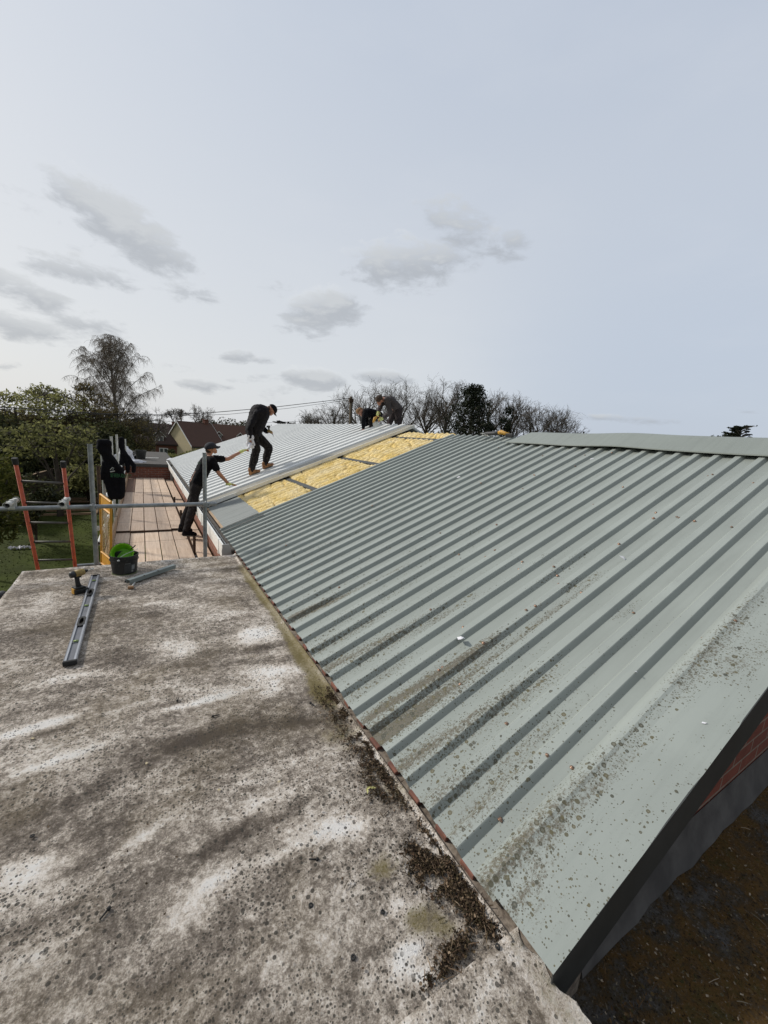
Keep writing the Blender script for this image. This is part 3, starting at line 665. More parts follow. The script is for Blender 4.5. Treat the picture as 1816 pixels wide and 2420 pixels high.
mb = MB(); mb.prism([Vector((5.9, 8.6, 2.03)), Vector((9.96, 8.6, .36)), Vector((9.96, 20.3, .36)), Vector((5.9, 20.3, 2.03))], (0, 0, -.05)); w = mb.build('far_roof_sheet', NEWS, hall); w.location = (-X0, 0, 3)
mb = MB(); mb.box(9.6, 9.85, .6, 19.6, 0, 3.0); mb.box(1.27, 9.58, 19.5, 19.7, 0, 2.9); w = mb.build('wall', BR2, hall); w.location = (-X0, 0, 0)
# white gutter
g = MB(); prof = [(.872, .098), (.872, .0), (.880, -.10), (.990, -.10), (.990, .0), (.980, .0), (.980, -.088), (.892, -.088), (.884, .07), (.894, .088), (.894, .098)]
for i in range(len(prof)):
    a, b = prof[i], prof[(i + 1) % len(prof)]; g.quad((a[0] - X0, 5.47, a[1] + 3), (b[0] - X0, 5.47, b[1] + 3), (b[0] - X0, 19.6, b[1] + 3), (a[0] - X0, 19.6, a[1] + 3))
gut = g.build('gutter', WHITE, hall)
MB().prism([(.864 - X0, 5.452, 3 + .02), (.880 - X0, 5.452, 3 + .105), (.958 - X0, 5.452, 3 + .105), (.992 - X0, 5.452, 3 - .02), (.985 - X0, 5.452, 3 - .105), (.874 - X0, 5.452, 3 - .105)], (0, .02, 0)).build('end_cap', PVCG, gut, bevel=.004)
for yb in (5.75, 7.6, 9.5, 11.5, 13.5, 15.5, 17.5): MB().box(.866 - X0, .898 - X0, yb, yb + .05, 2.895, 3.102).build('joint', WHITE, gut)
GUTD = M('gutter_dark_fill', (.028, .022, .017), (.05, .038, .026), .9, 0, 14, 8, .6, .01)
MB().box(.893 - X0, .979 - X0, 5.48, 19.5, 2.92, 2.975).build('dark_fill', GUTD, gut)  # dark brown fill along the gutter floor
MB().box(.992 - X0, 1.034 - X0, 5.40, 19.6, 2.80, 3.03).build('fascia', M('dark_fascia', (.10, .085, .07), (.05, .045, .04), .9, 0, 9, 8, .3), hall)
mb = MB(); mb.box(.93, 1.03, 18.05, 18.14, 2.40, 2.885); w = mb.build('downpipe', PVCG, hall); w.location = (-X0, 0, 0)
# roof screws (each a part)
scr = MB(); scr.lathe([(0.0, .0), (.011, .0), (.012, .003), (.010, .004), (.0065, .0045), (.0065, .010), (.0, .0105)], seg=10)
s0 = None; pts = []
for (px, py) in ((1205, 2105), (1182, 1937), (1295, 1795), (1352, 1813), (1358, 1835), (1503, 1753), (1738, 1477), (1662, 1508), (1636, 1601), (1498, 1448), (1197, 1710), (1145, 1528), (1096, 1485), (1047, 1580), (1040, 1592), (1088, 1617), (1318, 1360), (1321, 1381), (1375, 1400), (1245, 1450), (1267, 1440), (1310, 1347), (1235, 1327), (1227, 1346), (1464, 1293), (1551, 1211), (1600, 1221), (1605, 1223), (1730, 1245), (1642, 1231), (1545, 1232), (1372, 1181), (1403, 1197), (1283, 1077), (1360, 1102), (1263, 1127), (1265, 1128), (1138, 1145), (1115, 1073), (1170, 1300), (1148, 1316), (1083, 1292), (1020, 1448), (1175, 1246), (1085, 1310), (1296, 1171), (1473, 1157), (1684, 1128), (1674, 1128), (1781, 1146), (1230, 1050), (1447, 1073)):
    pts.append(onroof(px, py, .006))
for y in (3.2, 3.9, 4.7, 5.5, 6.2):
    for u in (.5, 1.75, 3.0, 4.2): pts.append(rp(u + random.uniform(-.03, .03), y, .004))
for i, p in enumerate(pts):
    u = (p.x - X0) * math.cos(TH) + (p.z - Z0) * math.sin(TH)
    # rest it on whatever part of the profile lies there
    ph = ((p.y - .95 + .09) % .18) - .09; a = abs(ph); hh = .031 if a < .024 else (.031 * (1 - (a - .024) / .024) if a < .048 else 0)
    if p.y < .75: hh = .010
    q = rp(u, p.y, hh + .001)
    if s0 is None: o = scr.build('roof_screw', BRASS, hall, smooth=True); s0 = o
    else: o = s0.copy(); C.objects.link(o); o.parent = hall
    o.location = q - hall.location; o.rotation_euler = (random.uniform(-.2, .2), -TH + random.uniform(-.2, .2), random.uniform(0, 3)); s = random.uniform(.8, 1.15); o.scale = (s, s, s)

# ------------------------------------------------------------------ lower mossy roof on the right
mr_ = empty('mossy_lower_roof', (5.5, -1.6, -3)); tag(mr_, 'dark lower flat roof covered in brown moss below the ribbed roof edge', 'building')
nx, ny = 150, 90; mb = MB(); X = np.linspace(1.062, 6.0, nx); Y_ = np.linspace(-2.2, .555, ny)
for y in Y_:
    for x in X: mb.v.append((x - 5.5, y + 1.6, 3 - .165 + .018 * noise.noise(Vector((x * 4, y * 4, 0))) + .009 * noise.noise(Vector((x * 15, y * 15, 3)))))
mb.f = [(j * nx + i, j * nx + i + 1, (j + 1) * nx + i + 1, (j + 1) * nx + i) for j in range(ny - 1) for i in range(nx - 1)]
mb.build('roof_surface', MOSSY, mr_, smooth=True)
MB().box(-4.43, 4.3, -3.0, 2.14, 0, 2.80).build('wall', BR1, mr_)

def litter(name, mat, spots, n, smin, smax, label, zf, cat='leaf litter', long=.62):
    mb = MB(); tw = 0
    for _ in range(n):
        sp = spots[rng.choice(len(spots), p=np.array([s[4] for s in spots]) / sum(s[4] for s in spots))]
        x = sp[0] + rng.normal() * sp[2]; y = sp[1] + rng.normal() * sp[3]
        z0 = zf(x, y)
        if name == 'leaf_litter' and noise.noise(Vector((x * 13, y * 13, 2))) + .6 * noise.noise(Vector((x * 34, y * 34, 6))) < (-.14 if y > .95 else -.22): continue
        if z0 is None: continue
        h = abs(rng.normal()) * .006; s = random.uniform(smin, smax); a = random.uniform(0, 6.28)
        if random.random() < .10:
            l = s * random.uniform(1.6, 4); p = Vector((x, y, z0 + h)); d = Vector((math.cos(a), math.sin(a), random.uniform(-.1, .25))) * l
            mb.tube([p, p + d * .5 + Vector((0, 0, .003)), p + d], .0010 + .0006 * random.random(), 3, False)
        else:
            M4 = Matrix.Translation((x, y, z0 + h)) @ Matrix.Rotation(a, 4, 'Z') @ Matrix.Rotation(random.gauss(0, .8), 4, 'X') @ Matrix.Rotation(random.gauss(0, .5), 4, 'Y')
            w = s * random.uniform(long * .6, long * 1.5); n0 = len(mb.v)
            for p in ((-s / 2, 0, 0), (-s * .1, -w / 2, .002), (s * .35, -w * .3, .001), (s / 2, 0, .004), (s * .3, w * .35, .001), (-s * .15, w / 2, .003)): mb.v.append(tuple(M4 @ Vector(p)))
            mb.f += [(n0, n0 + 1, n0 + 2, n0 + 5), (n0 + 2, n0 + 3, n0 + 4, n0 + 5)]
    o = mb.build(name, mat); tag(o, label, cat, kind='stuff'); return o
def zflat(x, y):
    if x > .995 or x < -1.05 or y > 5.2 or y < .652: return None
    return .004
def sp(px, py, rx, ry, w): p = onz(px * 1.094, py * 1.094); return (p.x, p.y, rx, ry, w)
litter('leaf_litter', LITTER, [sp(740, 1540, .05, .07, 2.2), sp(770, 1600, .05, .07, 2.2), sp(800, 1660, .04, .05, 1.4), sp(830, 1720, .035, .04, 1.0), sp(930, 1880, .035, .045, 3.4), sp(960, 1900, .04, .035, 3.0), sp(900, 1850, .03, .03, 1.2), sp(1010, 1960, .025, .03, 1.6), sp(1040, 1985, .03, .02, 1.5), sp(985, 2050, .03, .015, 1.7), sp(950, 2105, .03, .008, .8), sp(700, 1505, .03, .06, .6), sp(820, 1690, .05, .02, .4), sp(1060, 2000, .02, .02, .8)] + [(.985, .70 + .035 * k_, .018, .03, .30) for k_ in range(42)],
       15000, .004, .014, 'brown leaves and twigs drifted against the edge of the grey flat roof', zflat)
litter('stray_litter', LITTER, [(0.1, 2.4, .6, 1.0, 1), (.4, 1.5, .35, .5, 1), (.75, 1.5, .12, .5, 1.6)], 420, .005, .012, 'scattered crumbs of leaf and grit across the grey flat roof', zflat)
def zmoss(x, y):
    if x < 1.12 or y > .50 or y < -1.0: return None
    return -.157
litter('leaf_litter', LITTERD, [(1.7, .30, .4, .12, 2), (2.2, .25, .5, .18, 2), (1.5, .1, .3, .2, 1), (2.6, .2, .5, .2, 1.5), (1.35, .38, .15, .06, 1)], 2600, .005, .014, 'dark fallen leaves and moss tufts on the shaded lower roof', zmoss)

# ------------------------------------------------------------------ far flat-roofed block
fw = empty('flat_roof_block', (.3, 22, -3)); tag(fw, 'low red brick block with a dark flat roof at the far end of the boards', 'building')
mb = MB(); mb.box(-.98, .83, -3.75, 4.4, 0, 2.95); mb.build('wall', BR1, fw)
MB().box(-1.03, .88, -3.83, 4.5, 2.951, 3.045).build('fascia', DARKTRIM_SHADE, fw)
MB().box(-1.0, .85, -3.80, 4.47, 3.0451, 3.062).build('roof', DKFELT, fw)
mb = MB().box(-.55, .35, -.55, -.42, 3.064, 3.075); o = mb.build('trim_strip', WHITE); o.location = fw.location; tag(o, 'thin white trim strip lying on the far dark flat roof', 'trim strip')

# ------------------------------------------------------------------ scaffold deck
DZ = -.52
cols = [-.475, -.238, 0.0, .238, .476]
spans = [[(4.9, 9.15), (9.05, 11.9), (11.93, 14.3), (14.33, 18.2)], [(4.9, 9.1), (9.0, 14.25), (14.28, 18.2)], [(4.9, 9.05), (9.0, 14.2), (14.24, 18.2)], [(4.9, 9.1), (9.0, 14.15), (14.19, 18.2)], [(4.9, 9.1), (9.05, 14.1), (14.14, 18.2)]]
bn = ['nearest', 'second', 'third', 'far']
cn_ = ['leftmost', 'second from the left', 'middle', 'fourth from the left', 'fifth from the left', 'rightmost']
def board(x0, w, ya, yb, z, lab, tilt=0):
    mb = MB(); nseg = 10
    for i in range(nseg + 1):
        y = ya + (yb - ya) * i / nseg; sag = .006 * noise.noise(Vector((x0 * 3, y * .6, 0)))
        for (x, zz) in ((0, -.038), (w, -.038), (w, 0), (0, 0)): mb.v.append((x, y - ya, zz + sag))
    for i in range(nseg):
        for j in range(4): a = i * 4 + j; b = i * 4 + (j + 1) % 4; mb.f.append((a, b, b + 4, a + 4))
    mb.f.append((3, 2, 1, 0)); n = nseg * 4; mb.f.append((n, n + 1, n + 2, n + 3))
    o = mb.build('scaffold_board', BOARD, loc=(x0, ya, z), bevel=.004); o.rotation_euler = (tilt, 0, 0)
    band = MB().box(-.001, w + .001, -.001, .03, -.039, .0012).build('end_band', RUST, o)
    tag(o, lab, 'scaffold board', 'scaffold boards of the walkway')
    return o
for c in range(5):
    for k, (ya, yb) in enumerate(spans[c]):
        lift = (.040, .040, .034, .032)[k] if k else 0.0; dkb = (c == 0 and k == 3); tilt = -.0
        board(cols[c] - .002 + (.0 if k % 2 else .004), .224, ya, yb, DZ + lift + .001 * c, '%s board of the walkway row, %s length from the bucket' % (cn_[c], bn[k]), tilt)
        if dkb: o_ = [x for x in C.objects if x.name.startswith('scaffold_board')][-1]; o_.data.materials[0] = WOODBR
for k, (ya, yb) in enumerate([(4.9, 9.05), (9.1, 13.0), (13.1, 18.0)]):
    board(.76, .215, ya, yb, DZ - .01, 'board running tight along the brick wall, %s length from the bucket' % bn[k])
o = MB().box(-.512, -.478, 6.7, 12.0, DZ, DZ + .225).build('toe_board', WOODR, bevel=.004); tag(o, 'pale upright toe board edging the walkway, nearer length behind the bucket', 'toe board', 'toe boards')
o = MB().box(-.520, -.486, 11.9, 17.9, DZ, DZ + .225).build('toe_board', WOODR, bevel=.004); tag(o, 'pale upright toe board edging the walkway, farther length by the brick wall', 'toe board', 'toe boards')
for y in (9.6, 11.9, 14.3): MB().box(-.524 if y > 11.95 else -.516, -.474, y, y + .03, DZ + .02, DZ + .229).build('strap', RUST, o)

# ------------------------------------------------------------------ scaffold tubes
RT = .0242
def stube(name, a, b, mat, label, cat='scaffold pole', group='scaffold tubes', r=RT, hollow=True):
    a, b = Vector(a), Vector(b); o = empty(name, a); tag(o, label, cat, group)
    d = (b - a); mb = MB(); mb.tube([Vector((0, 0, 0)), d * .33, d * .66, d], r, 18, False)
    for (p, q, dd) in ((Vector((0, 0, 0)), d, 1), (d, Vector((0, 0, 0)), -1)):     # wall thickness and a dark bore at each open end
        mb.tube([p, p + d.normalized() * dd * .06], [r * .86, r * .86], 18, False)
        u = d.normalized().orthogonal(); w = d.normalized().cross(u); n = len(mb.v)
        for j in range(18):
            an = 2 * math.pi * j / 18; e = u * math.cos(an) + w * math.sin(an); mb.v.append(tuple(p + e * r)); mb.v.append(tuple(p + e * r * .86))
        for j in range(18): k = (j + 1) % 18; mb.f.append((n + 2 * j, n + 2 * k, n + 2 * k + 1, n + 2 * j + 1))
    mb.build('tube', mat, o, smooth=True)
    MB().tube([d.normalized() * .05, d.normalized() * .052], r * .86, 12).tube([d - d.normalized() * .05, d - d.normalized() * .052], r * .86, 12).build('bore', BLACK, o)
    return o
def coupler(parent, p, ax1, ax2, mat=GALV):
    p = Vector(p) - parent.location; ax1 = Vector(ax1).normalized(); ax2 = Vector(ax2).normalized(); n = ax1.cross(ax2).normalized()
    mb = MB(); mb.tube([p - ax1 * .028, p + ax1 * .028], RT + .008, 14); mb.tube([p + n * .05 - ax2 * .028, p + n * .05 + ax2 * .028], RT + .007, 14)
    mb.tube([p + ax2 * .034 - n * .03, p + ax2 * .034 + n * .05], .007, 6); mb.tube([p + ax2 * .034 - n * .04, p + ax2 * .034 - n * .022], .013, 6)
    mb.tube([p - ax2 * .034 - n * .015, p - ax2 * .034 + n * .015], .010, 6)
    mb.tube([p + n * .05 + ax1 * .034 - n * .02, p + n * .05 + ax1 * .034 + n * .03], .0065, 6)
    return mb.build('coupler', mat, parent)
st1 = stube('scaffold_pole', (-.485, 5.5, -3), (-.495, 5.5, 1.335), GALV, 'upright grey scaffold pole between the ladder and the bucket')
st2 = stube('scaffold_pole', (.672, 5.5, -3), (.668, 5.5, 1.295), GALV, 'upright grey scaffold pole in front of the leaning worker')
led = stube('scaffold_ledger', (-2.2, 5.447, .625), (.80, 5.447, .655), GALV, 'horizontal grey scaffold tube crossing in front of the ladder and walkway', 'scaffold tube')
coupler(led, (-.49, 5.449, .64), (1, 0, 0), (0, 0, 1)); coupler(led, (.67, 5.449, .652), (1, 0, 0), (0, 0, 1))
pa = at(43, 1203, 5.30); pb = at(49, 1180, 5.72)
sa = stube('short_scaffold_tube', (-1.172, 5.27, .70), (-1.172, 5.62, .70), GALVP, 'short open-ended tube clamped on the ledger beside the left ladder rail', 'scaffold tube'); coupler(sa, (-1.172, 5.447, .70), (0, 1, 0), (1, 0, 0), GALVP)
sb = stube('short_scaffold_tube', (-.745, 5.30, .70), (-.745, 5.66, .70), GALVP, 'short tube with a white capped end clamped on the ledger beside the right ladder rail', 'scaffold tube'); coupler(sb, (-.745, 5.447, .70), (0, 1, 0), (1, 0, 0), GALVP)
MB().tube([(0, .34, 0), (0, .375, 0)], .030, 16).build('end_cap', WHITE, sb, smooth=True)
POLES = [(-.56, 7.3, .93, WOODD, 'rust-brown stubby pole top just right of the near grey pole'), (-.555, 8.05, 1.12, GALVP, 'pole under the near black hooded jacket'), (-.55, 10.4, 1.28, GALVP, 'pale upright just right of the near black jacket'), (-.55, 12.6, 1.27, GALVP, 'tallest pale upright between the two black jackets'),
         (-.56, 14.6, .95, GALVP, 'thin upright just left of the far black jacket'), (-.55, 18.9, .95, GALVP, 'farthest upright beside the far black jacket')]
for i, (x, y, z, m, lab) in enumerate(POLES):
    p = stube('scaffold_pole', (x, y, -3), (x - .01, y, z), m if m != WOODD else RUST, lab)
    coupler(p, (x, y, -.02), (0, 0, 1), (0, 1, 0), GALVP)
stube('guard_rail', (-.545, 8.0, .34), (-.545, 19.5, .26), GALVP, 'upper pale guard rail tube running behind the black jackets')
stube('guard_rail', (-.59, 7.0, -.18), (-.59, 19.5, -.24), GALVP, 'lower pale guard rail tube beside the toe board')
stube('scaffold_pole', (.725, 7.42, -1.2), (.73, 7.42, -.26), RUST, 'brown stub of tube poking up through the boards by the worker\'s boots')
s_ = stube('scaffold_pole', (.735, 10.3, -1.2), (.735, 10.3, -.33), RUST, 'clamped stub of tube between the boards behind the worker\'s legs'); coupler(s_, (.735, 10.3, -.42), (0, 0, 1), (1, 0, 0), RUST)
stube('scaffold_pole', (.735, 12.5, -1.2), (.735, 12.5, -.36), RUST, 'farther brown stub of tube in the gap beside the walkway')
stube('scaffold_tube', (.715, 5.0, -.60), (.715, 18.0, -.60), RUST, 'rusty tube lying in the long gap between the boards')
stube('scaffold_tube', (-.9, 7.35, -.60), (.95, 7.35, -.60), GALV, 'nearer cross tube carrying the walkway boards'); stube('scaffold_tube', (-.9, 12.5, -.60), (.95, 12.5, -.60), GALV, 'farther cross tube carrying the walkway boards')

# ladder
ld = empty('ladder', (-.9, 5.75, -1.0)); tag(ld, 'orange ladder with dark rungs and black end caps rising past the ledger', 'ladder')
def lp(s, side):   # s: metres below the ledger crossing
    top = {0: Vector((-1.135, 5.54, 1.12)), 1: Vector((-.742, 5.54, 1.10))}[side]; dirv = Vector((.03 if side == 0 else -.002, .30, -1.0)).normalized()
    return top + dirv * s
for side in (0, 1):
    a, b = lp(0, side) - ld.location, lp(4.25, side) - ld.location
    MB().tube([a, b], .0185, 10).build('stile', ORANGE, ld, smooth=True)
    d = (b - a).normalized(); MB().tube([a - d * .035, a + d * .035], .027, 10).build('end_cap', RUBBER, ld, smooth=False, bevel=.004)
for k in range(16):
    s = .225 + .252 * k; a, b = lp(s, 0) - ld.location, lp(s, 1) - ld.location
    MB().tube([a, b], .0125, 8).build('rung', DKALU, ld, smooth=True)

# yellow mesh brick guard panel
TL, TR, BR_, BL = at(237.5, 1168, 6.35), at(262.5, 1187, 5.62), at(262.5, 1349, 5.62), at(240.5, 1331, 6.35)
bgp = empty('mesh_guard_panel', BL); tag(bgp, 'yellow wire mesh guard panel hanging between the near pole and the bucket', 'guard panel')
def q(u, v): return (TL.lerp(TR, u)).lerp(BL.lerp(BR_, u), v) - bgp.location
nrm = (TR - TL).cross(BL - TL).normalized() * .008
for (u0, u1, v0, v1) in ((0, 1, 0, .17), (0, 1, .83, 1.0)): MB().prism([q(u0, v0), q(u1, v0), q(u1, v1), q(u0, v1)], nrm).build('solid_band', YELLOW, bgp)
mb = MB()
for pts_ in ([q(0, 0), q(0, 1)], [q(1, .0), q(1, 1)], [q(0, 0), q(1, 0)], [q(0, .17), q(1, .17)], [q(0, .83), q(1, .83)], [q(0, 1), q(1, 1)]): mb.tube(pts_, .014, 6)
mb.build('frame', YELLOW, bgp)
mb = MB()
for k in range(-8, 26):
    for sgn in (1, -1):
        pts_ = []
        for s in np.linspace(0, 1, 3):
            v = .17 + (k / 18 + sgn * s * .35) * .66 + (0 if sgn > 0 else .2)
            pts_.append((s, v))
        (u0, v0), _, (u1, v1) = pts_
        lo, hi = .17, .83
        if (v0 < lo and v1 < lo) or (v0 > hi and v1 > hi): continue
        def clip(u0, v0, u1, v1):
            if v0 < lo: u0 += (lo - v0) / (v1 - v0) * (u1 - u0); v0 = lo
            if v0 > hi: u0 += (hi - v0) / (v1 - v0) * (u1 - u0); v0 = hi
            return u0, v0
        A = clip(u0, v0, u1, v1); B = clip(u1, v1, u0, v0); mb.tube([q(*A), q(*B)], .0019, 4, False)
mb.build('mesh', M('brass_wire', (.42, .28, .09), (.30, .19, .06), .6, .2, 20, 4, 0), bgp)
o = MB()
for i in range(9):
    a = q(.65 + random.uniform(-.1, .25), .52 + .01 * i); o.tube([a, a + Vector((random.uniform(-.05, .09), random.uniform(-.02, .02), -random.uniform(.05, .22)))], .0035, 4)
tag(o.build('torn_netting', M('tan_twine', (.42, .31, .22), (.33, .24, .17), .9, 0, 9, 4, 0), loc=bgp.location), 'tan frayed strands caught in the yellow mesh guard panel', 'netting')

# ------------------------------------------------------------------ things on the flat roof
# spirit level
A = onz(165, 1574); B = onz(225, 1368); A.z = B.z = 0
a_ = math.atan2((B - A).y, (B - A).x) - math.pi / 2
lv = empty('spirit_level', (A.x, A.y, .004), a_); lv.scale = (.62, 1, 1); tag(lv, 'long grey aluminium spirit level with black end cap on the flat roof', 'spirit level')
LN = 1.80; w2, hh = .030, .030     # lies on its side: web up
mb = MB(); segs = [(0.02, .55), (.73, 1.20), (1.38, LN - .02)]
mb.box(-.058, -.050, .02, LN - .02, 0, .027); mb.box(.050, .058, .02, LN - .02, 0, .027)
for (a, b) in segs: mb.box(-.0495, .0495, a, b, .004, .019)
mb.build('body', ALUD, lv)
mb = MB(); mb.box(-.0495, -.032, .02, LN - .02, .0195, .0275); mb.box(.032, .0495, .02, LN - .02, .0195, .0275); mb.box(.0585, .0600, .02, LN - .02, 0, .026)
mb.build('rail', ALU, lv)
for (a, b) in ((.55, .73), (1.20, 1.38)):
    mb = MB(); n = 16
    out = [(.040 * (1 if math.cos(t) > 0 else -1) * min(1, abs(math.cos(t)) * 1.6), (a + b) / 2 + (b - a) / 2 * math.sin(t)) for t in np.linspace(0, 2 * math.pi, n, False)]
    inn = [(.022 * math.cos(t), (a + b) / 2 + (b - a) / 2 * .68 * math.sin(t)) for t in np.linspace(0, 2 * math.pi, n, False)]
    for z in (.003, .030): mb.v += [(x, y, z) for x, y in out] + [(x, y, z) for x, y in inn]
    for i in range(n):
        j = (i + 1) % n; mb.f += [(2 * n + i, 2 * n + j, 3 * n + j, 3 * n + i), (i, j, 2 * n + j, 2 * n + i), (n + j, n + i, 3 * n + i, 3 * n + j)]
    mb.build('handle', RUBBER, lv)
for yv in (.30, .97, 1.62):
    mb = MB(); mb.box(-.030 if yv != .97 else .0, .030, yv - .022, yv + .022, .0195, .0225); mb.build('vial_window', GLASS, lv); MB().tube([(-.02, yv, .026), (.026, yv, .026)], .007, 8).build('vial', M('vial_green', (.35, .45, .15), (.30, .4, .12), .2, 0, 5, 2, 0), lv, smooth=True)
for (a, b) in ((0, .02), (LN - .02, LN)): MB().box(-.061, .062, a - .004, b, -.003, .031).build('end_cap', RUBBER, lv, bevel=.006)

# impact driver
P = onz(186, 1402); dr = empty('cordless_drill', (P.x, P.y, 0.0), math.radians(28)); tag(dr, 'dirty yellow and black cordless drill standing on its battery on the flat roof', 'drill')
MB().box(-.042, .072, -.038, .038, .003, .048).build('battery', BLACK, dr, bevel=.008)
MB().box(-.047, -.0421, -.026, .026, .006, .058).box(-.040, -.01, -.030, .030, .0485, .056).build('battery_clip', TOOLY, dr, bevel=.003)
MB().prism([(-.040, -.033, .049), (.055, -.033, .049), (.040, -.033, .068), (-.036, -.033, .072)], (0, .066, 0)).build('foot', BLACK, dr, bevel=.006)
MB().tube([(0.005, 0, .06), (-.002, 0, .10), (-.006, 0, .14), (-.004, 0, .17)], [.023, .019, .018, .024], 12).build('handle', RUBBER, dr, smooth=True)
MB().tube([(.022, 0, .148), (.026, 0, .166)], .007, 8).build('trigger', BLACK, dr)
MB().tube([(-.062, 0, .188), (-.055, 0, .189), (-.02, 0, .192)], [.021, .029, .032], 16).build('motor_housing', BLACK, dr, smooth=True)
MB().tube([(-.0205, 0, .192), (.02, 0, .196), (.055, 0, .200)], [.0325, .033, .027], 16).build('gear_case', TOOLD, dr, smooth=True)
MB().tube([(.0555, 0, .200), (.072, 0, .202), (.082, 0, .203)], [.021, .014, .011], 12).build('chuck', BLACK, dr, smooth=True)
MB().tube([(.082, 0, .203), (.115, 0, .207)], .004, 6).tube([(.115, 0, .207), (.135, 0, .209)], .007, 6).build('bit', GALVP, dr, smooth=True)

# bucket with green bucket inside
P = onz(295, 1352); bk = empty('black_bucket', (P.x, P.y, 0.0)); tag(bk, 'scuffed black plastic bucket at the flat roof edge holding a lime green one', 'bucket')
MB().lathe([(.0, .006), (.108, .006), (.112, .0), (.132, .19), (.136, .192), (.136, .205), (.130, .206), (.126, .19), (.106, .012), (0, .012)], seg=36).build('body', BLACK, bk, smooth=False)
MB().lathe([(.1305, .150), (.1365, .151), (.1365, .158), (.132, .159)], seg=36).build('rim_band', BLACK, bk)
MB().lathe([(.114, .001), (.119, .0), (.119, .004), (.113, .005)], seg=36).build('base_ring', M('olive_plastic', (.16, .19, .07), (.12, .14, .05), .6, 0, 5, 3, 0), bk)
def curved(mbb, a0, a1, z0, z1, off, n=8):
    for i in range(n):
        A0 = a0 + (a1 - a0) * i / n; A1 = a0 + (a1 - a0) * (i + 1) / n
        def pt(a, z): r = .112 + .020 * (z / .19) + off; return (r * math.cos(a), r * math.sin(a), z)
        mbb.quad(pt(A0, z0), pt(A1, z0), pt(A1, z1), pt(A0, z1))
mb = MB(); curved(mb, -1.55, -.62, .02, .118, .0015); mb.build('label', LABELD, bk)
mb = MB(); curved(mb, -.98, -.70, .055, .105, .0022); curved(mb, -.98, -.84, .028, .05, .0022); mb.build('label_block', LABELG, bk)
mb = MB()
for i in range(7): curved(mb, -1.48 + .06 * i, -1.45 + .06 * i, .122, .132, .0022, 1)
mb.build('label_text', LABELG, bk)
hd = [Vector((.137 * math.cos(t), .0, 0)) for t in (0, math.pi)]
pts_ = []
for t in np.linspace(0, math.pi, 15):      # bail handle lying across the front rim and over the top
    pts_.append(Vector((-.045 + .15 * (1 - math.cos(t)) / 2 * 1.15 - .0, -.135 + .16 * (t / math.pi), .175 + .075 * (t / math.pi) + .015 * math.sin(t))))
MB().tube(pts_, .0028, 6).lathe([(0, -.004), (.012, -.004), (.012, .006), (0, .006)], (-.045, -.136, .172), 10).build('handle', GALVP, bk, smooth=True)
gbk = empty('green_bucket', (P.x - .016, P.y + .02, .205)); gbk.rotation_euler = (math.radians(62), math.radians(-9), 0); tag(gbk, 'lime green plastic bucket lying tilted inside the black bucket', 'bucket')
# opening faces the camera: lathe axis tilted
MB().lathe([(0, -.105), (.074, -.105), (.078, -.100), (.098, -.012), (.100, .012), (.108, .013), (.108, .020), (.1045, .022), (.0955, .012), (.092, -.010), (.073, -.094), (0, -.096)], seg=36).build('body', GREENP, gbk, smooth=False)
mb = MB()
for i in range(18):
    a = i * math.tau / 18; mb.box(-.006, .006, -.003, .003, .009, .023, Matrix.Rotation(a, 4, 'Z') @ Matrix.Translation((0, .1085, 0)))
mb.build('rim_lug', GREENP, gbk)
mb = MB(); mb.tube([(.112 * math.cos(t), .112 * math.sin(t), .024 + .002 * math.sin(3 * t)) for t in np.linspace(.35, 2.95, 18)], .0026, 6); mb.build('handle', BLACK, gbk, smooth=True)
MB().tube([(.085, .02, .03), (.125, .035, .07), (.135, .04, .085)], .007, 6).build('handle_grip', BLACK, gbk, smooth=True)
mb = MB()
for _ in range(9):
    a = random.uniform(.6, 2.6); r = random.uniform(.01, .06); mb.lathe([(0, 0), (random.uniform(.002, .0045), 0)], (r * math.cos(a), r * math.sin(a), -.0945), 7)
mb.build('dirt_spot', BLACK, gbk)
o = MB().poly([(-.03, -.02, 0), (.0, -.024, .003), (.014, -.004, .0), (-.008, .012, .004), (-.026, .004, 0)]).build('paper_scrap', RAG, loc=(P.x - .02, P.y - .10, .187)); tag(o, 'small pale scrap of paper in the mouth of the green bucket', 'paper scrap')

# grey steel channel offcut
A = onz(303, 1378, .02); B = onz(412, 1341, .02); ln = (B - A).length; a_ = math.atan2((B - A).y, (B - A).x)
ch = empty('steel_channel', (A.x, A.y, .012), a_); tag(ch, 'grey-green folded steel channel offcut lying right of the bucket', 'steel offcut')
MB().prism([(0, -.022, .0), (0, -.022, .042), (0, .022, .042), (0, .022, .0), (0, .019, .0), (0, .019, .039), (0, -.019, .039), (0, -.019, .0)], (ln, 0, 0)).build('channel', STEELG, ch)
MB().box(ln * .28, ln * .28 + .012, -.0225, -.01, .034, .0426).box(ln * .58, ln * .58 + .012, -.0225, -.008, .034, .0426).build('notch', RUST, ch)
mb = MB(); mb.tube([(0, 0, .012), (.03, .17, .010), (.045, .30, .010)], [.009, .0095, .008], 8); A = onz(309, 1392)
hm_ = empty('hammer', (A.x, A.y, .0)); tag(hm_, 'small hammer with a wooden head poking out under the steel channel', 'hammer')
MB().tube([(.008, .01, .016), (.035, .16, .012), (.055, .27, .012)], [.007, .006, .006], 8).build('handle', GALVP, hm_, smooth=True)
MB().tube([(-.022, .0, .016), (.024, -.004, .016)], .017, 10).build('head', M('worn_wood', (.34, .19, .09), (.24, .13, .06), .7, 0, 12, 5, .2), hm_, bevel=.003)
MB().box(-.055, .02, .20, .25, .0, .02).build('claw', BLACK, hm_, bevel=.004)

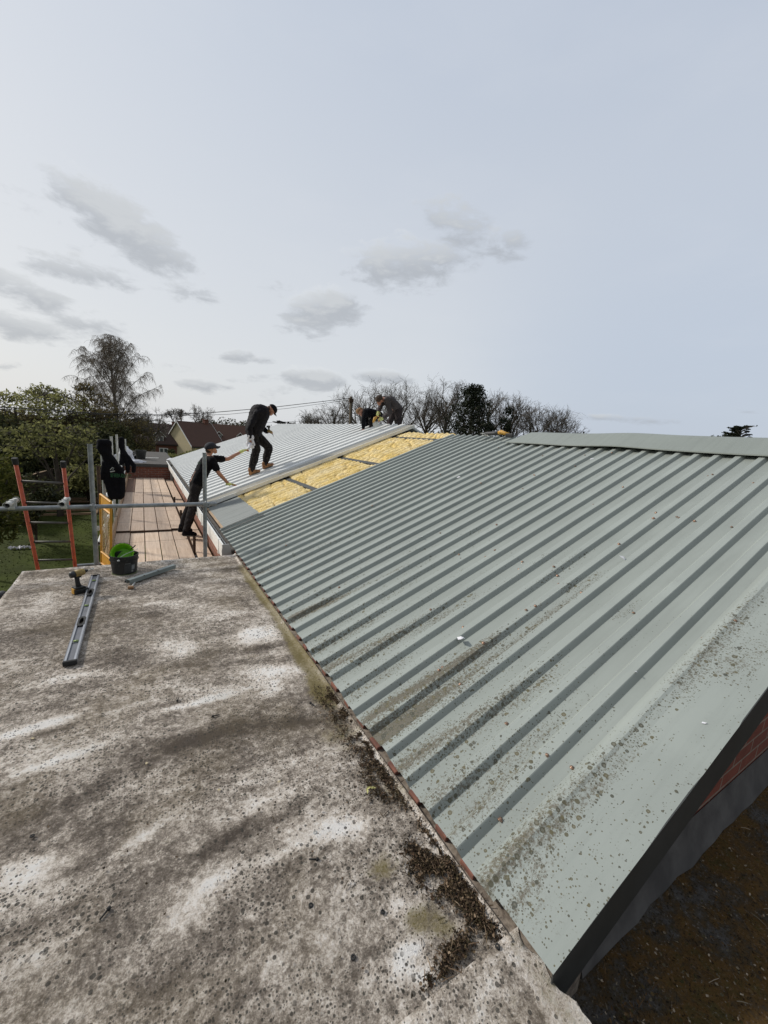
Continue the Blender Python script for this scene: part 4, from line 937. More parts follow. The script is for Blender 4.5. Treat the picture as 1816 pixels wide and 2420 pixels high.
# loose fixings and chips on the two roofs
def bitmesh(kind):
    mb = MB()
    if kind == 'washer': mb.lathe([(.006, 0), (.0125, 0), (.0125, .002), (.0105, .0045), (.006, .0045), (.006, 0)], seg=14)
    elif kind == 'screw': mb.tube([(0, 0, .006), (.028, 0, .004)], .003, 6); mb.tube([(-.006, 0, .006), (0, 0, .006)], .0068, 6); mb.tube([(-.009, 0, .006), (-.006, 0, .006)], .0045, 6)
    return mb
wa = None
for i, (px, py, lab) in enumerate([(735, 2142, 'dark washer lying furthest right in the middle of the near grey roof'), (905, 2158, 'dark washer lying at the left of the leaf drift'), (68 * 1.094 + 2, 1808 * 1.094, 'dark rounded fixing alone on the left of the grey roof'), (745, 1970, 'grey washer on the pale patch near the leaf drift'), (835, 2265, 'small washer near the foot of the grey roof, right of centre'),
                               (1175, 2248, 'washer on the raised near slab beside the leaf pile'), (970, 2063, 'washer on the pale edge of the big leaf drift')]):
    p = onz(px, py)
    o = bitmesh('washer').build('washer', RUBBER if i != 3 else PVCG, loc=(p.x, p.y, .018 if i == 5 else .003), smooth=False); o.scale = (.68, .68, .8); tag(o, lab, 'washer', 'loose fixings'); o.rotation_euler = (.1, .15, i)
for i, (px, py, lab) in enumerate([(505, 1695, 'loose screw on the dark band right of the roof centre'), (420, 1658, 'loose screw above the pale streak on the grey roof'), (748, 2035, 'loose screw below the big pale patch'), (255, 2155, 'loose screw in the lower left of the grey roof'), (735, 1665, 'loose screw left of the leaf drift')]):
    p = onz(px, py); o = bitmesh('screw').build('loose_screw', RUBBER, loc=(p.x, p.y, .002), smooth=True); o.rotation_euler = (0, 0, i * 1.3); tag(o, lab, 'screw', 'loose fixings')
def flake(loc, s, name, mat, lab, cat, rot=(0, 0, 0), up=.3, group=None):
    mb = MB(); n = 7; rr = [s * random.uniform(.5, 1) for _ in range(n)]
    c = len(mb.v); mb.v.append((0, 0, s * up))
    for i in range(n): a = i * math.tau / n; mb.v.append((rr[i] * math.cos(a), rr[i] * .6 * math.sin(a), s * up * random.uniform(0, .7)))
    for i in range(n): mb.f.append((0, 1 + i, 1 + (i + 1) % n))
    o = mb.build(name, mat, loc=loc); o.rotation_euler = rot; tag(o, lab, cat, group); return o
for (px, py, s, lab) in ((1091, 1512, .050, 'crumpled white plastic scrap caught on a rib in the middle of the green roof'), (997, 1269, .018, 'small white chip on the green roof below the insulation'), (1085, 1129, .045, 'thin white shred on the far left ribs below the ridge tool'), (1058, 1178, .016, 'tiny white chip below the thin white shred'), (1472, 1321, .045, 'white smear of sealant foam on the right of the green roof'), (1504, 1589, .014, 'white washer-like scrap on a rib of the right slope'),
                         (1663, 1710, .016, 'white sliver on the flat verge strip'), (1400, 1085, .03, 'pale foam smear on the upper right of the green roof')):
    p = onroof(px, py, .036 if s != .016 else .02); flake(p, s, 'plastic_scrap', RAG, lab, 'scrap', (0, -TH, .6 + px), .45, 'white scraps on the green roof')
for (px, py, lab) in ((78, 1747, 'pale chip by the left edge of the grey roof'), (347, 1806, 'pale chip in the upper middle of the near grey roof'), (518, 1869, 'pale pink chip right of the middle of the grey roof'), (660, 1849, 'tiny white chip at the far dark patch')):
    p = onz(px, py); flake((p.x, p.y, .004), .012, 'stone_chip', CREAMR, lab, 'chip', (0, 0, px), .3, 'pale chips on the grey roof')
p = onz(870, 1868)
mb = MB()
for (dx, dy, a) in ((0, 0, .2), (.02, -.008, -.5), (-.012, -.012, 1.2)):
    M4 = Matrix.Translation((p.x + dx, p.y + dy, .012)) @ Matrix.Rotation(a, 4, 'Z') @ Matrix.Rotation(.3, 4, 'X'); n0 = len(mb.v)
    for q_ in ((-.016, 0, 0), (0, -.006, .003), (.016, 0, 0), (0, .006, .002)): mb.v.append(tuple(M4 @ Vector(q_)))
    mb.f.append((n0, n0 + 1, n0 + 2, n0 + 3))
tag(mb.build('yellow_leaf_sprig', M('yellow_leaf', (.55, .52, .22), (.45, .42, .15), .6, 0, 20, 3, 0)), 'sprig of three pale yellow leaves at the end of the leaf drift', 'leaf sprig')

# tool on the ridge
P = rp(RIDGE_U - .10, 5.16, .04); tl = empty('ridge_power_tool', P, math.radians(-78)); tag(tl, 'yellow and grey cordless power tool lying on the ridge by the end of the cap', 'power tool')
MB().tube([(-.30, 0, .035), (-.22, 0, .045), (-.08, 0, .055), (0, 0, .065)], [.022, .032, .036, .030], 12).build('barrel', M('tool_grey', (.06, .06, .062), (.035, .035, .037), .6, 0, 12, 5, .2), tl, smooth=True)
MB().tube([(0, 0, .065), (.05, 0, .08), (.13, 0, .06), (.20, 0, .055)], [.032, .040, .030, .024], 12).build('housing', TOOLY, tl, smooth=True)
MB().box(.16, .29, -.035, .035, .0, .06).build('battery', BLACK, tl, bevel=.008)
mb = MB()
for i in range(26): mb.tube([(-.33 + random.uniform(0, .14), random.uniform(-.03, .03), random.uniform(.0, .05)), (-.38 + random.uniform(0, .22), random.uniform(-.04, .04), random.uniform(.0, .06))], .006, 4)
mb.build('dust_sleeve', GALVP, tl)
o = MB().tube([(0, 0, 0), (0, 0, .06)], .012, 6).build('vent_stub', BLACK, loc=rp(RIDGE_U + .02, 3.62, .06)); tag(o, 'tiny black stub on top of the ridge cap', 'vent')

# ------------------------------------------------------------------ far roof things
def small_bucket(loc, s, mat, lab):
    o = empty('bucket', loc); tag(o, lab, 'bucket')
    MB().lathe([(0, 0), (.11 * s, 0), (.14 * s, .24 * s), (.145 * s, .24 * s), (.145 * s, .26 * s), (.13 * s, .26 * s), (.105 * s, .02 * s), (0, .02 * s)], seg=24).build('body', mat, o)
    MB().tube([(.145 * s * math.cos(t), -.15 * s, .24 * s - .09 * s * math.sin(t)) for t in np.linspace(0, math.pi, 9)], .006, 5).build('handle', BLACK, o, smooth=True); return o
small_bucket((-.06, 20.6, .062), 1.5, BLACK, 'black bucket standing on the far dark flat roof')
def crumple(name, loc, sx, sy, sz, mat, lab, cat, seed):
    mb = MB(); n, m = 16, 10
    for i in range(m + 1):
        ph = math.pi / 2 * i / m
        for j in range(n):
            a = math.tau * j / n; k = 1 + .45 * noise.noise(Vector((math.cos(a) * 2 + seed, math.sin(a) * 2, ph * 2)))
            mb.v.append((sx * math.cos(ph) * math.cos(a) * k, sy * math.cos(ph) * math.sin(a) * k, sz * math.sin(ph) * k))
    for i in range(m):
        for j in range(n): a = i * n + j; b = i * n + (j + 1) % n; mb.f.append((a, b, b + n, a + n))
    o = mb.build(name, mat, loc=loc); tag(o, lab, cat); return o
crumple('rubble_sack', (-.62, 19.4, .06), .33, .25, .52, RAG, 'white sack slumped behind the far black jacket', 'sack', 1)
crumple('plastic_sheet', (-.25, 18.9, .06), .35, .2, .10, RAG, 'crumpled white plastic spread at the corner of the far flat roof', 'plastic sheet', 4)
crumple('plastic_sheet', (1.35, 20.7, -.1), .55, .4, .22, RAG, 'white plastic heap showing past the far end of the gutter', 'plastic sheet', 8)
crumple('bin_bag', (-.33, 20.9, .06), .22, .22, .26, BLACK, 'black bag slumped beside the bucket on the far flat roof', 'bag', 11)

# ------------------------------------------------------------------ lawn things
def plank_pile(x, y, z, lab):
    o = empty('timber_pile', (x, y, z)); tag(o, lab, 'timber pile')
    for i in range(9):
        a = random.uniform(-.4, .4); mb = MB().box(-.9 + random.uniform(-.2, .2), .9, -.05, .05, .02 + .045 * i * .6, .055 + .045 * i * .6, Matrix.Rotation(a, 4, 'Z') @ Matrix.Translation((0, random.uniform(-.5, .5), 0)))
        mb.build('plank', WOODR, o)
p = onz(195, 1190, -3); plank_pile(p.x, p.y, -3, 'untidy pile of broken boards on the lawn behind the ladder')
p = onz(165, 1213, -3); o = empty('garden_bed_edging', (p.x, p.y, -3)); tag(o, 'low rectangular timber frame lying on the lawn seen through the ladder', 'bed edging')
for (a, b, c_, d) in ((-1.2, 1.1, -.5, -.42), (-1.0, 1.1, .55, .63), (-1.2, -1.1, -.5, .55), (1.05, 1.15, -.5, .6)): MB().box(a, b, c_, d, .0, .10).build('rail', WOODR, o)
p = onz(50, 1298, -3); mb = MB()
mb.tube([(p.x - .32 + .64 * i / 20, p.y + .10 * math.sin(i * 1.7), -2.93 + .03 * math.sin(i * 2.3)) for i in range(21)], .035, 6); tag(mb.build('plastic_strip', RAG), 'twisted clear plastic strip lying on the lawn left of the ladder', 'plastic strip')

# fence at the end of the lawn
A = onz(20, 1245, -3); B = onz(152, 1178, -3)
def fence(A, B, h, lab, n):
    o = empty('garden_fence', A); d = B - A; tag(o, lab, 'fence', 'garden fences'); u = d.normalized(); nn_ = Vector((-u.y, u.x, 0))
    for i in range(n):
        a = d * (i / n); b = d * ((i + 1) / n); mb = MB(); m_ = 12
        for k in range(m_):
            p0 = a + (b - a) * (k / m_ + .004); p1 = a + (b - a) * ((k + 1) / m_); off = nn_ * (.008 if k % 2 else 0)
            mb.prism([p0 + off, p1 + off, p1 + off + Vector((0, 0, h)), p0 + off + Vector((0, 0, h))], nn_ * .018)
        mb.build('panel', FENCEM, o)
        mb = MB().prism([a + Vector((0, 0, h + .002)) - nn_ * .02, b + Vector((0, 0, h + .002)) - nn_ * .02, b + Vector((0, 0, h + .002)) + nn_ * .05, a + Vector((0, 0, h + .002)) + nn_ * .05], (0, 0, .035)); mb.build('capping', WOODR, o)
    for i in range(n + 1):
        a = d * (i / n) - nn_ * .07; MB().box(-.05, .05, -.05, .05, 0, h + .1, Matrix.Translation(a)).build('post', WOODD, o)
FENCEM = M('fence_boards', (.10, .075, .05), (.06, .045, .03), .9, 0, 6, 7, .4, .005, (6, 6, .6))
fence(Vector((-4.95, 21.3, -3)), Vector((-4.0, 29.5, -3)), 1.8, 'brown board garden fence seen between the ladder rails', 4)

# ------------------------------------------------------------------ jackets on the poles
def cloth_material_remesh(mb, name, mat, parent, voxel=.014, disp=.02, dsize=.12, smooth_it=3):
    o = mb.build(name, mat, parent)
    r = o.modifiers.new('r', 'REMESH'); r.mode = 'VOXEL'; r.voxel_size = voxel
    s = o.modifiers.new('s', 'SMOOTH'); s.factor = .5; s.iterations = smooth_it
    if disp:
        tx = bpy.data.textures.new('folds', 'CLOUDS'); tx.noise_scale = dsize; tx.noise_depth = 3
        dm = o.modifiers.new('d', 'DISPLACE'); dm.texture = tx; dm.strength = disp; dm.mid_level = .5
    dg = bpy.context.evaluated_depsgraph_get(); me = bpy.data.meshes.new_from_object(o.evaluated_get(dg))
    o.modifiers.clear(); old = o.data; o.data = me; bpy.data.meshes.remove(old); me.name = name
    me.polygons.foreach_set('use_smooth', [True] * len(me.polygons)); me.update()
    return o
def textmesh(s, size, mat, name, parent, M4):
    cu = bpy.data.curves.new('t', 'FONT'); cu.body = s; cu.size = size; cu.extrude = .0006
    o = bpy.data.objects.new('t', cu); C.objects.link(o); dg = bpy.context.evaluated_depsgraph_get(); dg.update()
    me = bpy.data.meshes.new_from_object(o.evaluated_get(dg)); bpy.data.objects.remove(o); me.materials.clear(); me.materials.append(mat)
    o = bpy.data.objects.new(name, me); C.objects.link(o); o.parent = parent; o.matrix_local = M4; return o
def jacket(Y, pts, lab, logo=None):
    # pts: list of (px, py, half-width metres)
    base_ = at(pts[0][0], pts[0][1], Y); o = empty('hanging_jacket', base_); tag(o, lab, 'jacket', 'hooded jackets hung on scaffold poles')
    P_ = [(at(px, py, Y) - base_, w) for px, py, w in pts]
    mb = MB()
    for (a, wa_), (b, wb_) in zip(P_[:-1], P_[1:]):
        for s in (-1, 0, 1):
            mb.cone(a + Vector((s * max(wa_ - .055, 0), .0, 0)), min(wa_, .06), b + Vector((s * max(wb_ - .055, 0), 0, 0)), min(wb_, .06), 10)
    cloth_material_remesh(mb, 'jacket_body', CLB, o, .016, .035, .10)
    return o, base_
j1, jb = jacket(7.9, [(247, 1046, .10), (245, 1056, .10), (253, 1075, .075), (262, 1092, .09), (267, 1112, .15), (272, 1140, .15), (275, 1173, .11)], 'black hooded jacket with a small house logo hung over the nearer scaffold pole')
mb = MB(); mb.cone(at(249, 1095, 7.9) - jb, .06, at(244, 1128, 7.9) - jb, .05, 10); cloth_material_remesh(mb, 'sleeve', CLB, j1, .016, .03, .1)
Yl = 7.79
def lpnt(px, py): return at(px, py, Yl) - jb
mb = MB(); mb.tube([lpnt(260.3, 1110.5), lpnt(266.5, 1104.2), lpnt(269.3, 1107)], .0055, 5); mb.tube([lpnt(260.5, 1114.8), lpnt(271.3, 1113)], .0095, 5); mb.tube([lpnt(266.6, 1107.5), lpnt(267.2, 1109.3)], .006, 5)
mb.build('logo', LOGOW, j1)
for (t_, px, py, m) in (('EDEN ROOF', 260.8, 1123.4, LOGOG), ('& REPAIRS', 261.2, 1127.5, LOGOG)):
    p = lpnt(px, py); textmesh(t_, .052, m, 'print', j1, Matrix.Translation(p) @ Matrix.Rotation(math.radians(90), 4, 'X') @ Matrix.Rotation(math.radians(-2), 4, 'Z'))
jacket(14.4, [(287, 1037, .075), (287, 1050, .085), (290, 1065, .06), (296, 1080, .13), (302, 1100, .22), (302.5, 1113, .20)], 'black hooded jacket hung farther along, beside the white sack')

# ------------------------------------------------------------------ people
def finger_hand(mb, wrist, hand, up, side, s=1.0, curl=.5, r=.0095):
    d = (Vector(hand) - Vector(wrist)).normalized(); up = Vector(up); up = (up - d * up.dot(d)).normalized(); w = d.cross(up) * side
    c = Vector(wrist) + d * .05 * s
    for k in (-1, -.33, .33, 1): mb.cone(Vector(wrist) + w * .014 * k, .018 * s, c + w * .026 * k + d * .035, .0145 * s, 8)
    ln = [.068, .078, .074, .058]
    for i, k in enumerate((-1, -.33, .33, 1)):
        a = c + d * .04 + w * .029 * k; d1 = (d * math.cos(curl * .5) - up * math.sin(curl * .5) + w * .06 * k).normalized(); d2 = (d * math.cos(curl * 1.5) - up * math.sin(curl * 1.5)).normalized()
        b = a + d1 * ln[i] * .5 * s; e = b + d2 * ln[i] * .5 * s
        mb.cone(a, r, b, r * .93, 8); mb.cone(b, r * .93, e, r * .8, 8)
    a = Vector(wrist) + d * .022 - w * .024; b = a + (d * .7 - w * .8 - up * .3).normalized() * .042; e = b + (d * .95 - w * .25 - up * .4).normalized() * .034
    mb.cone(a, .0125, b, .0115, 8); mb.cone(b, .011, e, .009, 8)
def person(J, look, lat, spec, label, name='person'):
    """J: joint positions; look: face direction; lat: unit vector to the person's right"""
    o = empty(name, spec['base']); tag(o, label, 'person')
    J = {k: Vector(v) - o.location for k, v in J.items()}
    look = Vector(look).normalized(); lat = Vector(lat).normalized()
    k_ = spec.get('k', 1.0)
    neckd = (J['head'] - J['neck']).normalized()
    up = (neckd - look * neckd.dot(look)).normalized(); side = look.cross(up).normalized()
    hc = J['head']
    b = MB()
    b.cone(hc + up * .020 - look * .022, .088 * k_, hc + up * .030 + look * .016, .082 * k_, 16)       # skull
    b.cone(hc - up * .030 + look * .030, .064 * k_, hc - up * .078 + look * .056, .040 * k_, 14)       # jaw
    b.cone(hc + look * .082 + up * .022, .012, hc + look * .112 - up * .016, .0135, 8)                # nose
    b.cone(hc + look * .090 + up * .036 - side * .026, .011, hc + look * .090 + up * .036 + side * .026, .011, 8)  # brow
    b.cone(hc + look * .091 - up * .050 - side * .015, .008, hc + look * .091 - up * .050 + side * .015, .008, 8)  # lips
    b.cone(hc + look * .082 - up * .085, .017, hc + look * .080 - up * .083, .017, 8)                 # chin
    for s in (-1, 1): b.cone(hc + side * s * .082 + up * .012, .017, hc + side * s * .086 - up * .022, .012, 8)
    b.cone(hc - up * .04 - look * .02, .056 * k_, J['neck'], .060 * k_, 14)
    b.cone(J['neck'], .06, J['chest'], .12, 14); b.cone(J['chest'], .12, J['pelvis'], .12, 14)
    for s in 'RL':
        b.cone(J['neck'], .05, J['sh' + s], .052 * k_, 12); b.cone(J['sh' + s], .050 * k_, J['el' + s], .041 * k_, 12); b.cone(J['el' + s], .042 * k_, J['wr' + s], .028 * k_, 12)
        b.cone(J['hip' + s], .080, J['kn' + s], .056, 12); b.cone(J['kn' + s], .056, J['an' + s], .038, 12)
        b.cone(J['an' + s], .035, J['toe' + s], .030, 10)
        finger_hand(b, J['wr' + s], J['ha' + s], spec['hup' + s], 1 if s == 'R' else -1, curl=spec.get('curl' + s, .6))
    body = cloth_material_remesh(b, 'body', SKIN, o, .0075, 0, .1, 1)
    # eyes and mouth
    mb = MB()
    for s in (-1, 1): mb.cone(hc + look * .082 + up * .016 + side * s * .030, .0095, hc + look * .083 + up * .016 + side * s * .030, .0095, 8)
    mb.build('eyes', M('eye', (.05, .035, .03), (.03, .02, .02), .3, 0, 5, 2, 0), o, smooth=True)
    # top
    t = MB(); g = .018 if spec['sleeve'] == 'long' else .012; ch, pv = J['chest'], J['pelvis']; wv = spec.get('girth', 1.0)
    for s in (-1, 1):
        t.cone(ch + lat * s * .075, .120 * wv + g, pv + lat * s * .055 + (ch - pv) * .03, .105 * wv + g, 16)
    t.cone(J['neck'] - (J['neck'] - ch) * .15, .068 + g, ch, .125 * wv + g, 16)
    for s in 'RL':
        t.cone(J['neck'] * .6 + ch * .4, .075 + g, J['sh' + s], .060 + g, 14)
        if spec['sleeve'] == 'long':
            t.cone(J['sh' + s], .062 + g, J['el' + s], .047 + g, 14); t.cone(J['el' + s], .047 + g, J['wr' + s] * .93 + J['el' + s] * .07, .036 + g, 14)
        else:
            e = J['sh' + s].lerp(J['el' + s], .62); t.cone(J['sh' + s], .064 + g, e, .058 + g, 14)
    cloth_material_remesh(t, spec['topname'], spec['top'], o, .012, .034, .075)
    # trousers
    t = MB(); pc = pv; lg = spec.get('leg', 1.0)
    for s in (-1, 1): t.cone(pc + lat * s * .05 + (ch - pc) * .12, .118, pc + lat * s * .05, .122, 14)
    for s in 'RL':
        t.cone(pc * .5 + J['hip' + s] * .5, .115 * lg, J['hip' + s], .105 * lg, 14); t.cone(J['hip' + s], .104 * lg, J['kn' + s], .076 * lg, 14); t.cone(J['kn' + s], .077 * lg, J['kn' + s].lerp(J['an' + s], .55), .076 * lg, 14)
        t.cone(J['kn' + s].lerp(J['an' + s], .55), .074 * lg, J['an' + s] + (J['kn' + s] - J['an' + s]) * .04, .062, 14)
    cloth_material_remesh(t, 'trousers', spec['trouser'], o, .012, .030, .07)
    # footwear
    for s in 'RL':
        a, e = J['an' + s], J['toe' + s]; fd = (e - a); fn = spec.get('fn', Vector((0, 0, 1))); fd = (fd - fn * fd.dot(fn)).normalized(); ar = a - fn * .045
        t = MB(); t.cone(a + fn * .045, .055, a - fn * .02 - fd * .012, .054, 12)
        t.cone(ar - fd * .035, .043, ar + fd * .06 + fn * .012, .047, 12); t.cone(ar + fd * .05, .045, ar + fd * .155 - fn * .006, .040, 12); t.cone(a + fd * .02, .045, ar + fd * .13 + fn * .008, .040, 12)
        bo = cloth_material_remesh(t, 'boot' if spec['boot'] == BOOT else 'shoe', spec['boot'], o, .009, .006, .05)
        ws = fn.cross(fd).normalized(); mb = MB(); cpt = ar - fn * .040
        out = []
        for tt in np.linspace(0, math.tau, 20, False):
            l = .062 + .055 * math.cos(tt); L_ = .125 * math.cos(tt) + .058; W_ = .048 * math.sin(tt) * (1.0 if math.cos(tt) > 0 else .82); out.append(cpt + fd * L_ + ws * W_)
        mb.prism(out, fn * .022); mb.build('sole', spec['sole'], bo)
        if spec.get('glove' + s):
            t = MB(); finger_hand(t, J['wr' + s], J['ha' + s], spec['hup' + s], 1 if s == 'R' else -1, curl=spec.get('curl' + s, .6), r=.0125)
            t.cone(J['wr' + s] - (J['ha' + s] - J['wr' + s]).normalized() * .03, .036, J['wr' + s] + (J['ha' + s] - J['wr' + s]).normalized() * .03, .034, 12)
            cloth_material_remesh(t, 'glove', GLOVE, o, .007, 0, .1, 1)
            d = (J['ha' + s] - J['wr' + s]).normalized(); u2 = Vector(spec['hup' + s]); u2 = (u2 - d * u2.dot(d)).normalized(); w = d.cross(u2); mb = MB()
            for kk, l in ((-1, .13), (-.33, .145), (.33, .14), (1, .12)):
                p0 = J['wr' + s] + d * .09 + w * .029 * kk - u2 * .004; cu_ = spec.get('curl' + s, .6); p1 = p0 + (d * math.cos(cu_ * .5) - u2 * math.sin(cu_ * .5)) * .036; p2 = p1 + (d * math.cos(cu_ * 1.5) - u2 * math.sin(cu_ * 1.5)) * .038
                mb.cone(p0.lerp(p1, .6), .0135, p1, .0130, 8); mb.cone(p1, .0130, p2, .0115, 8)
            mb.build('glove_fingertips', GPALM, o, smooth=True)
    # headgear or hair
    if spec['hat'] == 'cap':
        t = MB(); n = 20
        for i in range(8):
            ph = math.pi / 2 * i / 7
            for j in range(n):
                a = math.tau * j / n; r1 = .113 * math.cos(ph); r2 = .099 * math.cos(ph)
                t.v.append(tuple(hc + up * (.026 + .098 * math.sin(ph)) - look * .010 + look * (r1 * math.cos(a)) + side * (r2 * math.sin(a))))
        for i in range(7):
            for j in range(n): a = i * n + j; b2 = i * n + (j + 1) % n; t.f.append((a, b2, b2 + n, a + n))
        cp = t.build('cap', spec['hatmat'], o, smooth=True); sd = cp.modifiers.new('s', 'SOLIDIFY'); sd.thickness = .006
        mb = MB(); a_list = np.linspace(-1.15, 1.15, 10)
        for q_, l in ((0, 0), (.5, .045), (1, .085)):
            for a in a_list: mb.v.append(tuple(hc + up * (.030 - .022 * q_ - .016 * abs(a) * q_) + look * (.100 * math.cos(a) - .008 + l * math.cos(a * .6)) + side * .096 * math.sin(a) * (1 - .18 * q_)))
        for i in range(2):
            for j in range(9): a = i * 10 + j; mb.f.append((a, a + 1, a + 11, a + 10))
        br = mb.build('brim', spec['hatmat'], cp, smooth=True); sd = br.modifiers.new('s', 'SOLIDIFY'); sd.thickness = .005
        t = MB(); t.cone(hc - look * .052 - up * .018, .070, hc - look * .030 + up * .02, .084, 12); t.build('hair', HAIRB, o, smooth=True)
    else:
        t = MB(); t.cone(hc + up * .042 - look * .030, .094, hc + up * .052 + look * .020, .086, 14); t.cone(hc - look * .052 - up * .02, .072, hc - look * .035 + up * .03, .088, 12)
        for i in range(40):
            a = random.uniform(-1.2, 1.2); e = random.uniform(.2, 1.4); dv = (look * math.cos(e) * math.cos(a) + side * math.sin(a) * math.cos(e) + up * math.sin(e)); t.cone(hc + up * .04 + dv * .07, .018, hc + up * .045 + dv * random.uniform(.085, .10), .012, 6)
        cloth_material_remesh(t, 'hair', spec['hatmat'], o, .009, .01, .02, 1)
    return o
def jp(px, py, Y, dx=0, dz=0): p = at(px, py, Y); p.x += dx; p.z += dz; return p

# worker leaning from the walkway
z0 = DZ + .045
J = dict(head=jp(500, 1060, 8.62), neck=jp(491, 1077, 8.64), chest=jp(487, 1097, 8.62), pelvis=jp(464, 1143, 8.62), shR=jp(501, 1088, 8.47), shL=jp(503, 1084, 8.80),
         elL=jp(539, 1085, 8.88), wrL=jp(571, 1067, 8.98), haL=jp(586, 1059, 9.02), elR=jp(518, 1119, 8.42), wrR=jp(540.5, 1143.5, 8.56), haR=jp(553, 1145, 8.62),
         hipR=jp(462, 1153, 8.53), hipL=jp(466, 1151, 8.72), knR=jp(455, 1204, 8.42), knL=jp(447, 1200, 8.74), anR=jp(440, 1256, 8.37), anL=jp(430, 1250, 8.72), toeR=jp(460, 1262, 8.33), toeL=jp(452, 1257, 8.70))
for k in ('anR', 'anL'): J[k].z = z0 + .085
for k in ('toeR', 'toeL'): J[k].z = z0 + .03
w1 = person(J, (.93, .12, .26), (0, -1, 0), dict(base=Vector((.68, 8.5, z0)), hupR=(-.35, 0, .93), hupL=(-.1, .1, 1), sleeve='short', topname='t_shirt', top=CLB, trouser=TRO, boot=CLB, sole=SOLE, gloveR=True, gloveL=True, hat='cap', hatmat=M('navy_cap', (.016, .017, .024), (.010, .011, .016), .85, 0, 9, 5, .2), curlR=.15, curlL=.8),
            'person in black t-shirt and cap leaning on the roof from the walkway, passing a cloth')
bp = at(483, 1089, 8.45) - w1.location
textmesh('EDEN ROOF', .040, LOGOG, 'print', w1, Matrix.Translation(at(466, 1095, 8.49) - w1.location) @ Matrix.Rotation(math.radians(90), 4, 'X') @ Matrix.Rotation(math.radians(-10), 4, 'Z'))
# worker on the new sheets
def boots_on(px, py): p = onroof(px, py, .118); return p
fnv = Vector((-math.sin(TH), 0, math.cos(TH)))
aR = boots_on(597, 1122) + fnv * .085; aL = boots_on(629, 1107) + fnv * .085
J = dict(head=jp(643, 969, 9.66), neck=jp(631, 966, 9.68), chest=jp(614, 977, 9.70), pelvis=jp(600, 1017, 9.72), shR=jp(609, 975, 9.50), shL=jp(630, 975, 9.90),
         elR=jp(591, 1008, 9.44), wrR=jp(590.5, 1037, 9.40), haR=jp(591, 1047, 9.40), elL=jp(617, 1009, 9.84), wrL=jp(632, 1021, 9.72), haL=jp(640, 1020, 9.68),
         hipR=jp(598, 1027, 9.62), hipL=jp(604, 1026, 9.80), knR=jp(606, 1063, 9.55), knL=jp(636, 1058, 9.76), anR=aR, anL=aL, toeR=aR + Vector((.18, -.02, .02)), toeL=aL + Vector((.19, 0, .03)))
w2_ = person(J, (.62, -.05, -.78), (0, -1, 0), dict(base=Vector((aR.x, aR.y, aR.z - .1)), hupR=(-1, 0, 0), hupL=(0, 0, 1), sleeve='long', girth=1.62, leg=1.22, topname='jacket', top=CLJ, trouser=TRD, boot=BOOT, sole=SOLE, hat='cap', hatmat=CLB, curlR=.8, curlL=1.2, fn=fnv),
             'person in black jacket and tan boots stooping on the new silver sheets')
p0 = at(592, 1035, 9.38)
mb = MB(); t_ = [(p0 + Vector((random.gauss(0, .035), random.gauss(0, .02), -.03 * i + .05)), .035 + .012 * math.sin(i)) for i in range(9)]
for (a, ra), (b_, rb) in zip(t_[:-1], t_[1:]): mb.cone(a, ra, b_, rb, 8)
mb.cone(at(588, 1030, 9.36), .018, at(585, 1052, 9.36), .022, 8); mb.cone(at(598, 1043, 9.36), .03, at(602, 1052, 9.36), .018, 8); mb.cone(at(592, 1050, 9.36), .045, at(588, 1060, 9.2), .03, 8)
rg = empty('white_cloth', p0); tag(rg, 'bunched white cloth handed between the two workers', 'cloth'); mb.v = [tuple(Vector(v) - p0) for v in mb.v]
cloth_material_remesh(mb, 'cloth', RAG, rg, .010, .03, .035, 1)
p0 = at(638, 1021, 9.66); dd = empty('handheld_driver', p0); tag(dd, 'small yellow-black driver in the left hand of the standing worker', 'drill')
MB().tube([(-.05, 0, .03), (.03, 0, .0), (.055, 0, -.02)], [.034, .036, .026], 12).build('housing', TOOLD, dd, smooth=True)
MB().tube([(-.01, 0, .02), (-.03, 0, .10)], .020, 10).build('handle', BLACK, dd, smooth=True)
MB().box(-.075, .0, -.03, .03, .10, .145).build('battery', BLACK, dd, bevel=.006)
MB().tube([(.055, 0, -.02), (.075, 0, -.06), (.085, 0, -.095)], [.014, .007, .005], 8).build('chuck', BLACK, dd, smooth=True)

# two workers bent over behind the ridge
Y3 = 9.7
J = dict(head=jp(897, 946, Y3 - .1), neck=jp(908, 942, Y3), chest=jp(920, 948, Y3), pelvis=jp(940, 966, Y3), shR=jp(912, 942, Y3 + .17), shL=jp(916, 944, Y3 - .18),
         elL=jp(921, 975, Y3 - .22), wrL=jp(906, 989, Y3 - .25), haL=jp(897, 992, Y3 - .27), elR=jp(900, 960, Y3 + .10), wrR=jp(895, 972, Y3 - .02), haR=jp(893, 979, Y3 - .05),
         hipL=jp(941, 970, Y3 - .09), hipR=jp(934, 970, Y3 + .10), knL=jp(943, 1000, Y3 - .05), knR=jp(921, 1000, Y3 + .12), anL=jp(947, 1033, Y3 - .02), anR=jp(914, 1034, Y3 + .14), toeL=jp(936, 1038, Y3 - .08), toeR=jp(903, 1038, Y3 + .1))
person(J, (-.62, -.30, -.72), (.1, 1, 0), dict(base=Vector((J['anL'].x, J['anL'].y, J['anL'].z - .1)), hupL=(.2, -1, .3), hupR=(0, 0, 1), sleeve='long', girth=1.0, topname='sweatshirt', top=GREYS, trouser=TROG, boot=CLB, sole=SOLE, gloveR=True, gloveL=True, hat='hair', hatmat=HAIRB, curlL=1.0, curlR=1.0),
       'person in grey sweatshirt and yellow gloves bending over a saw at the ridge')
Y4 = 10.5
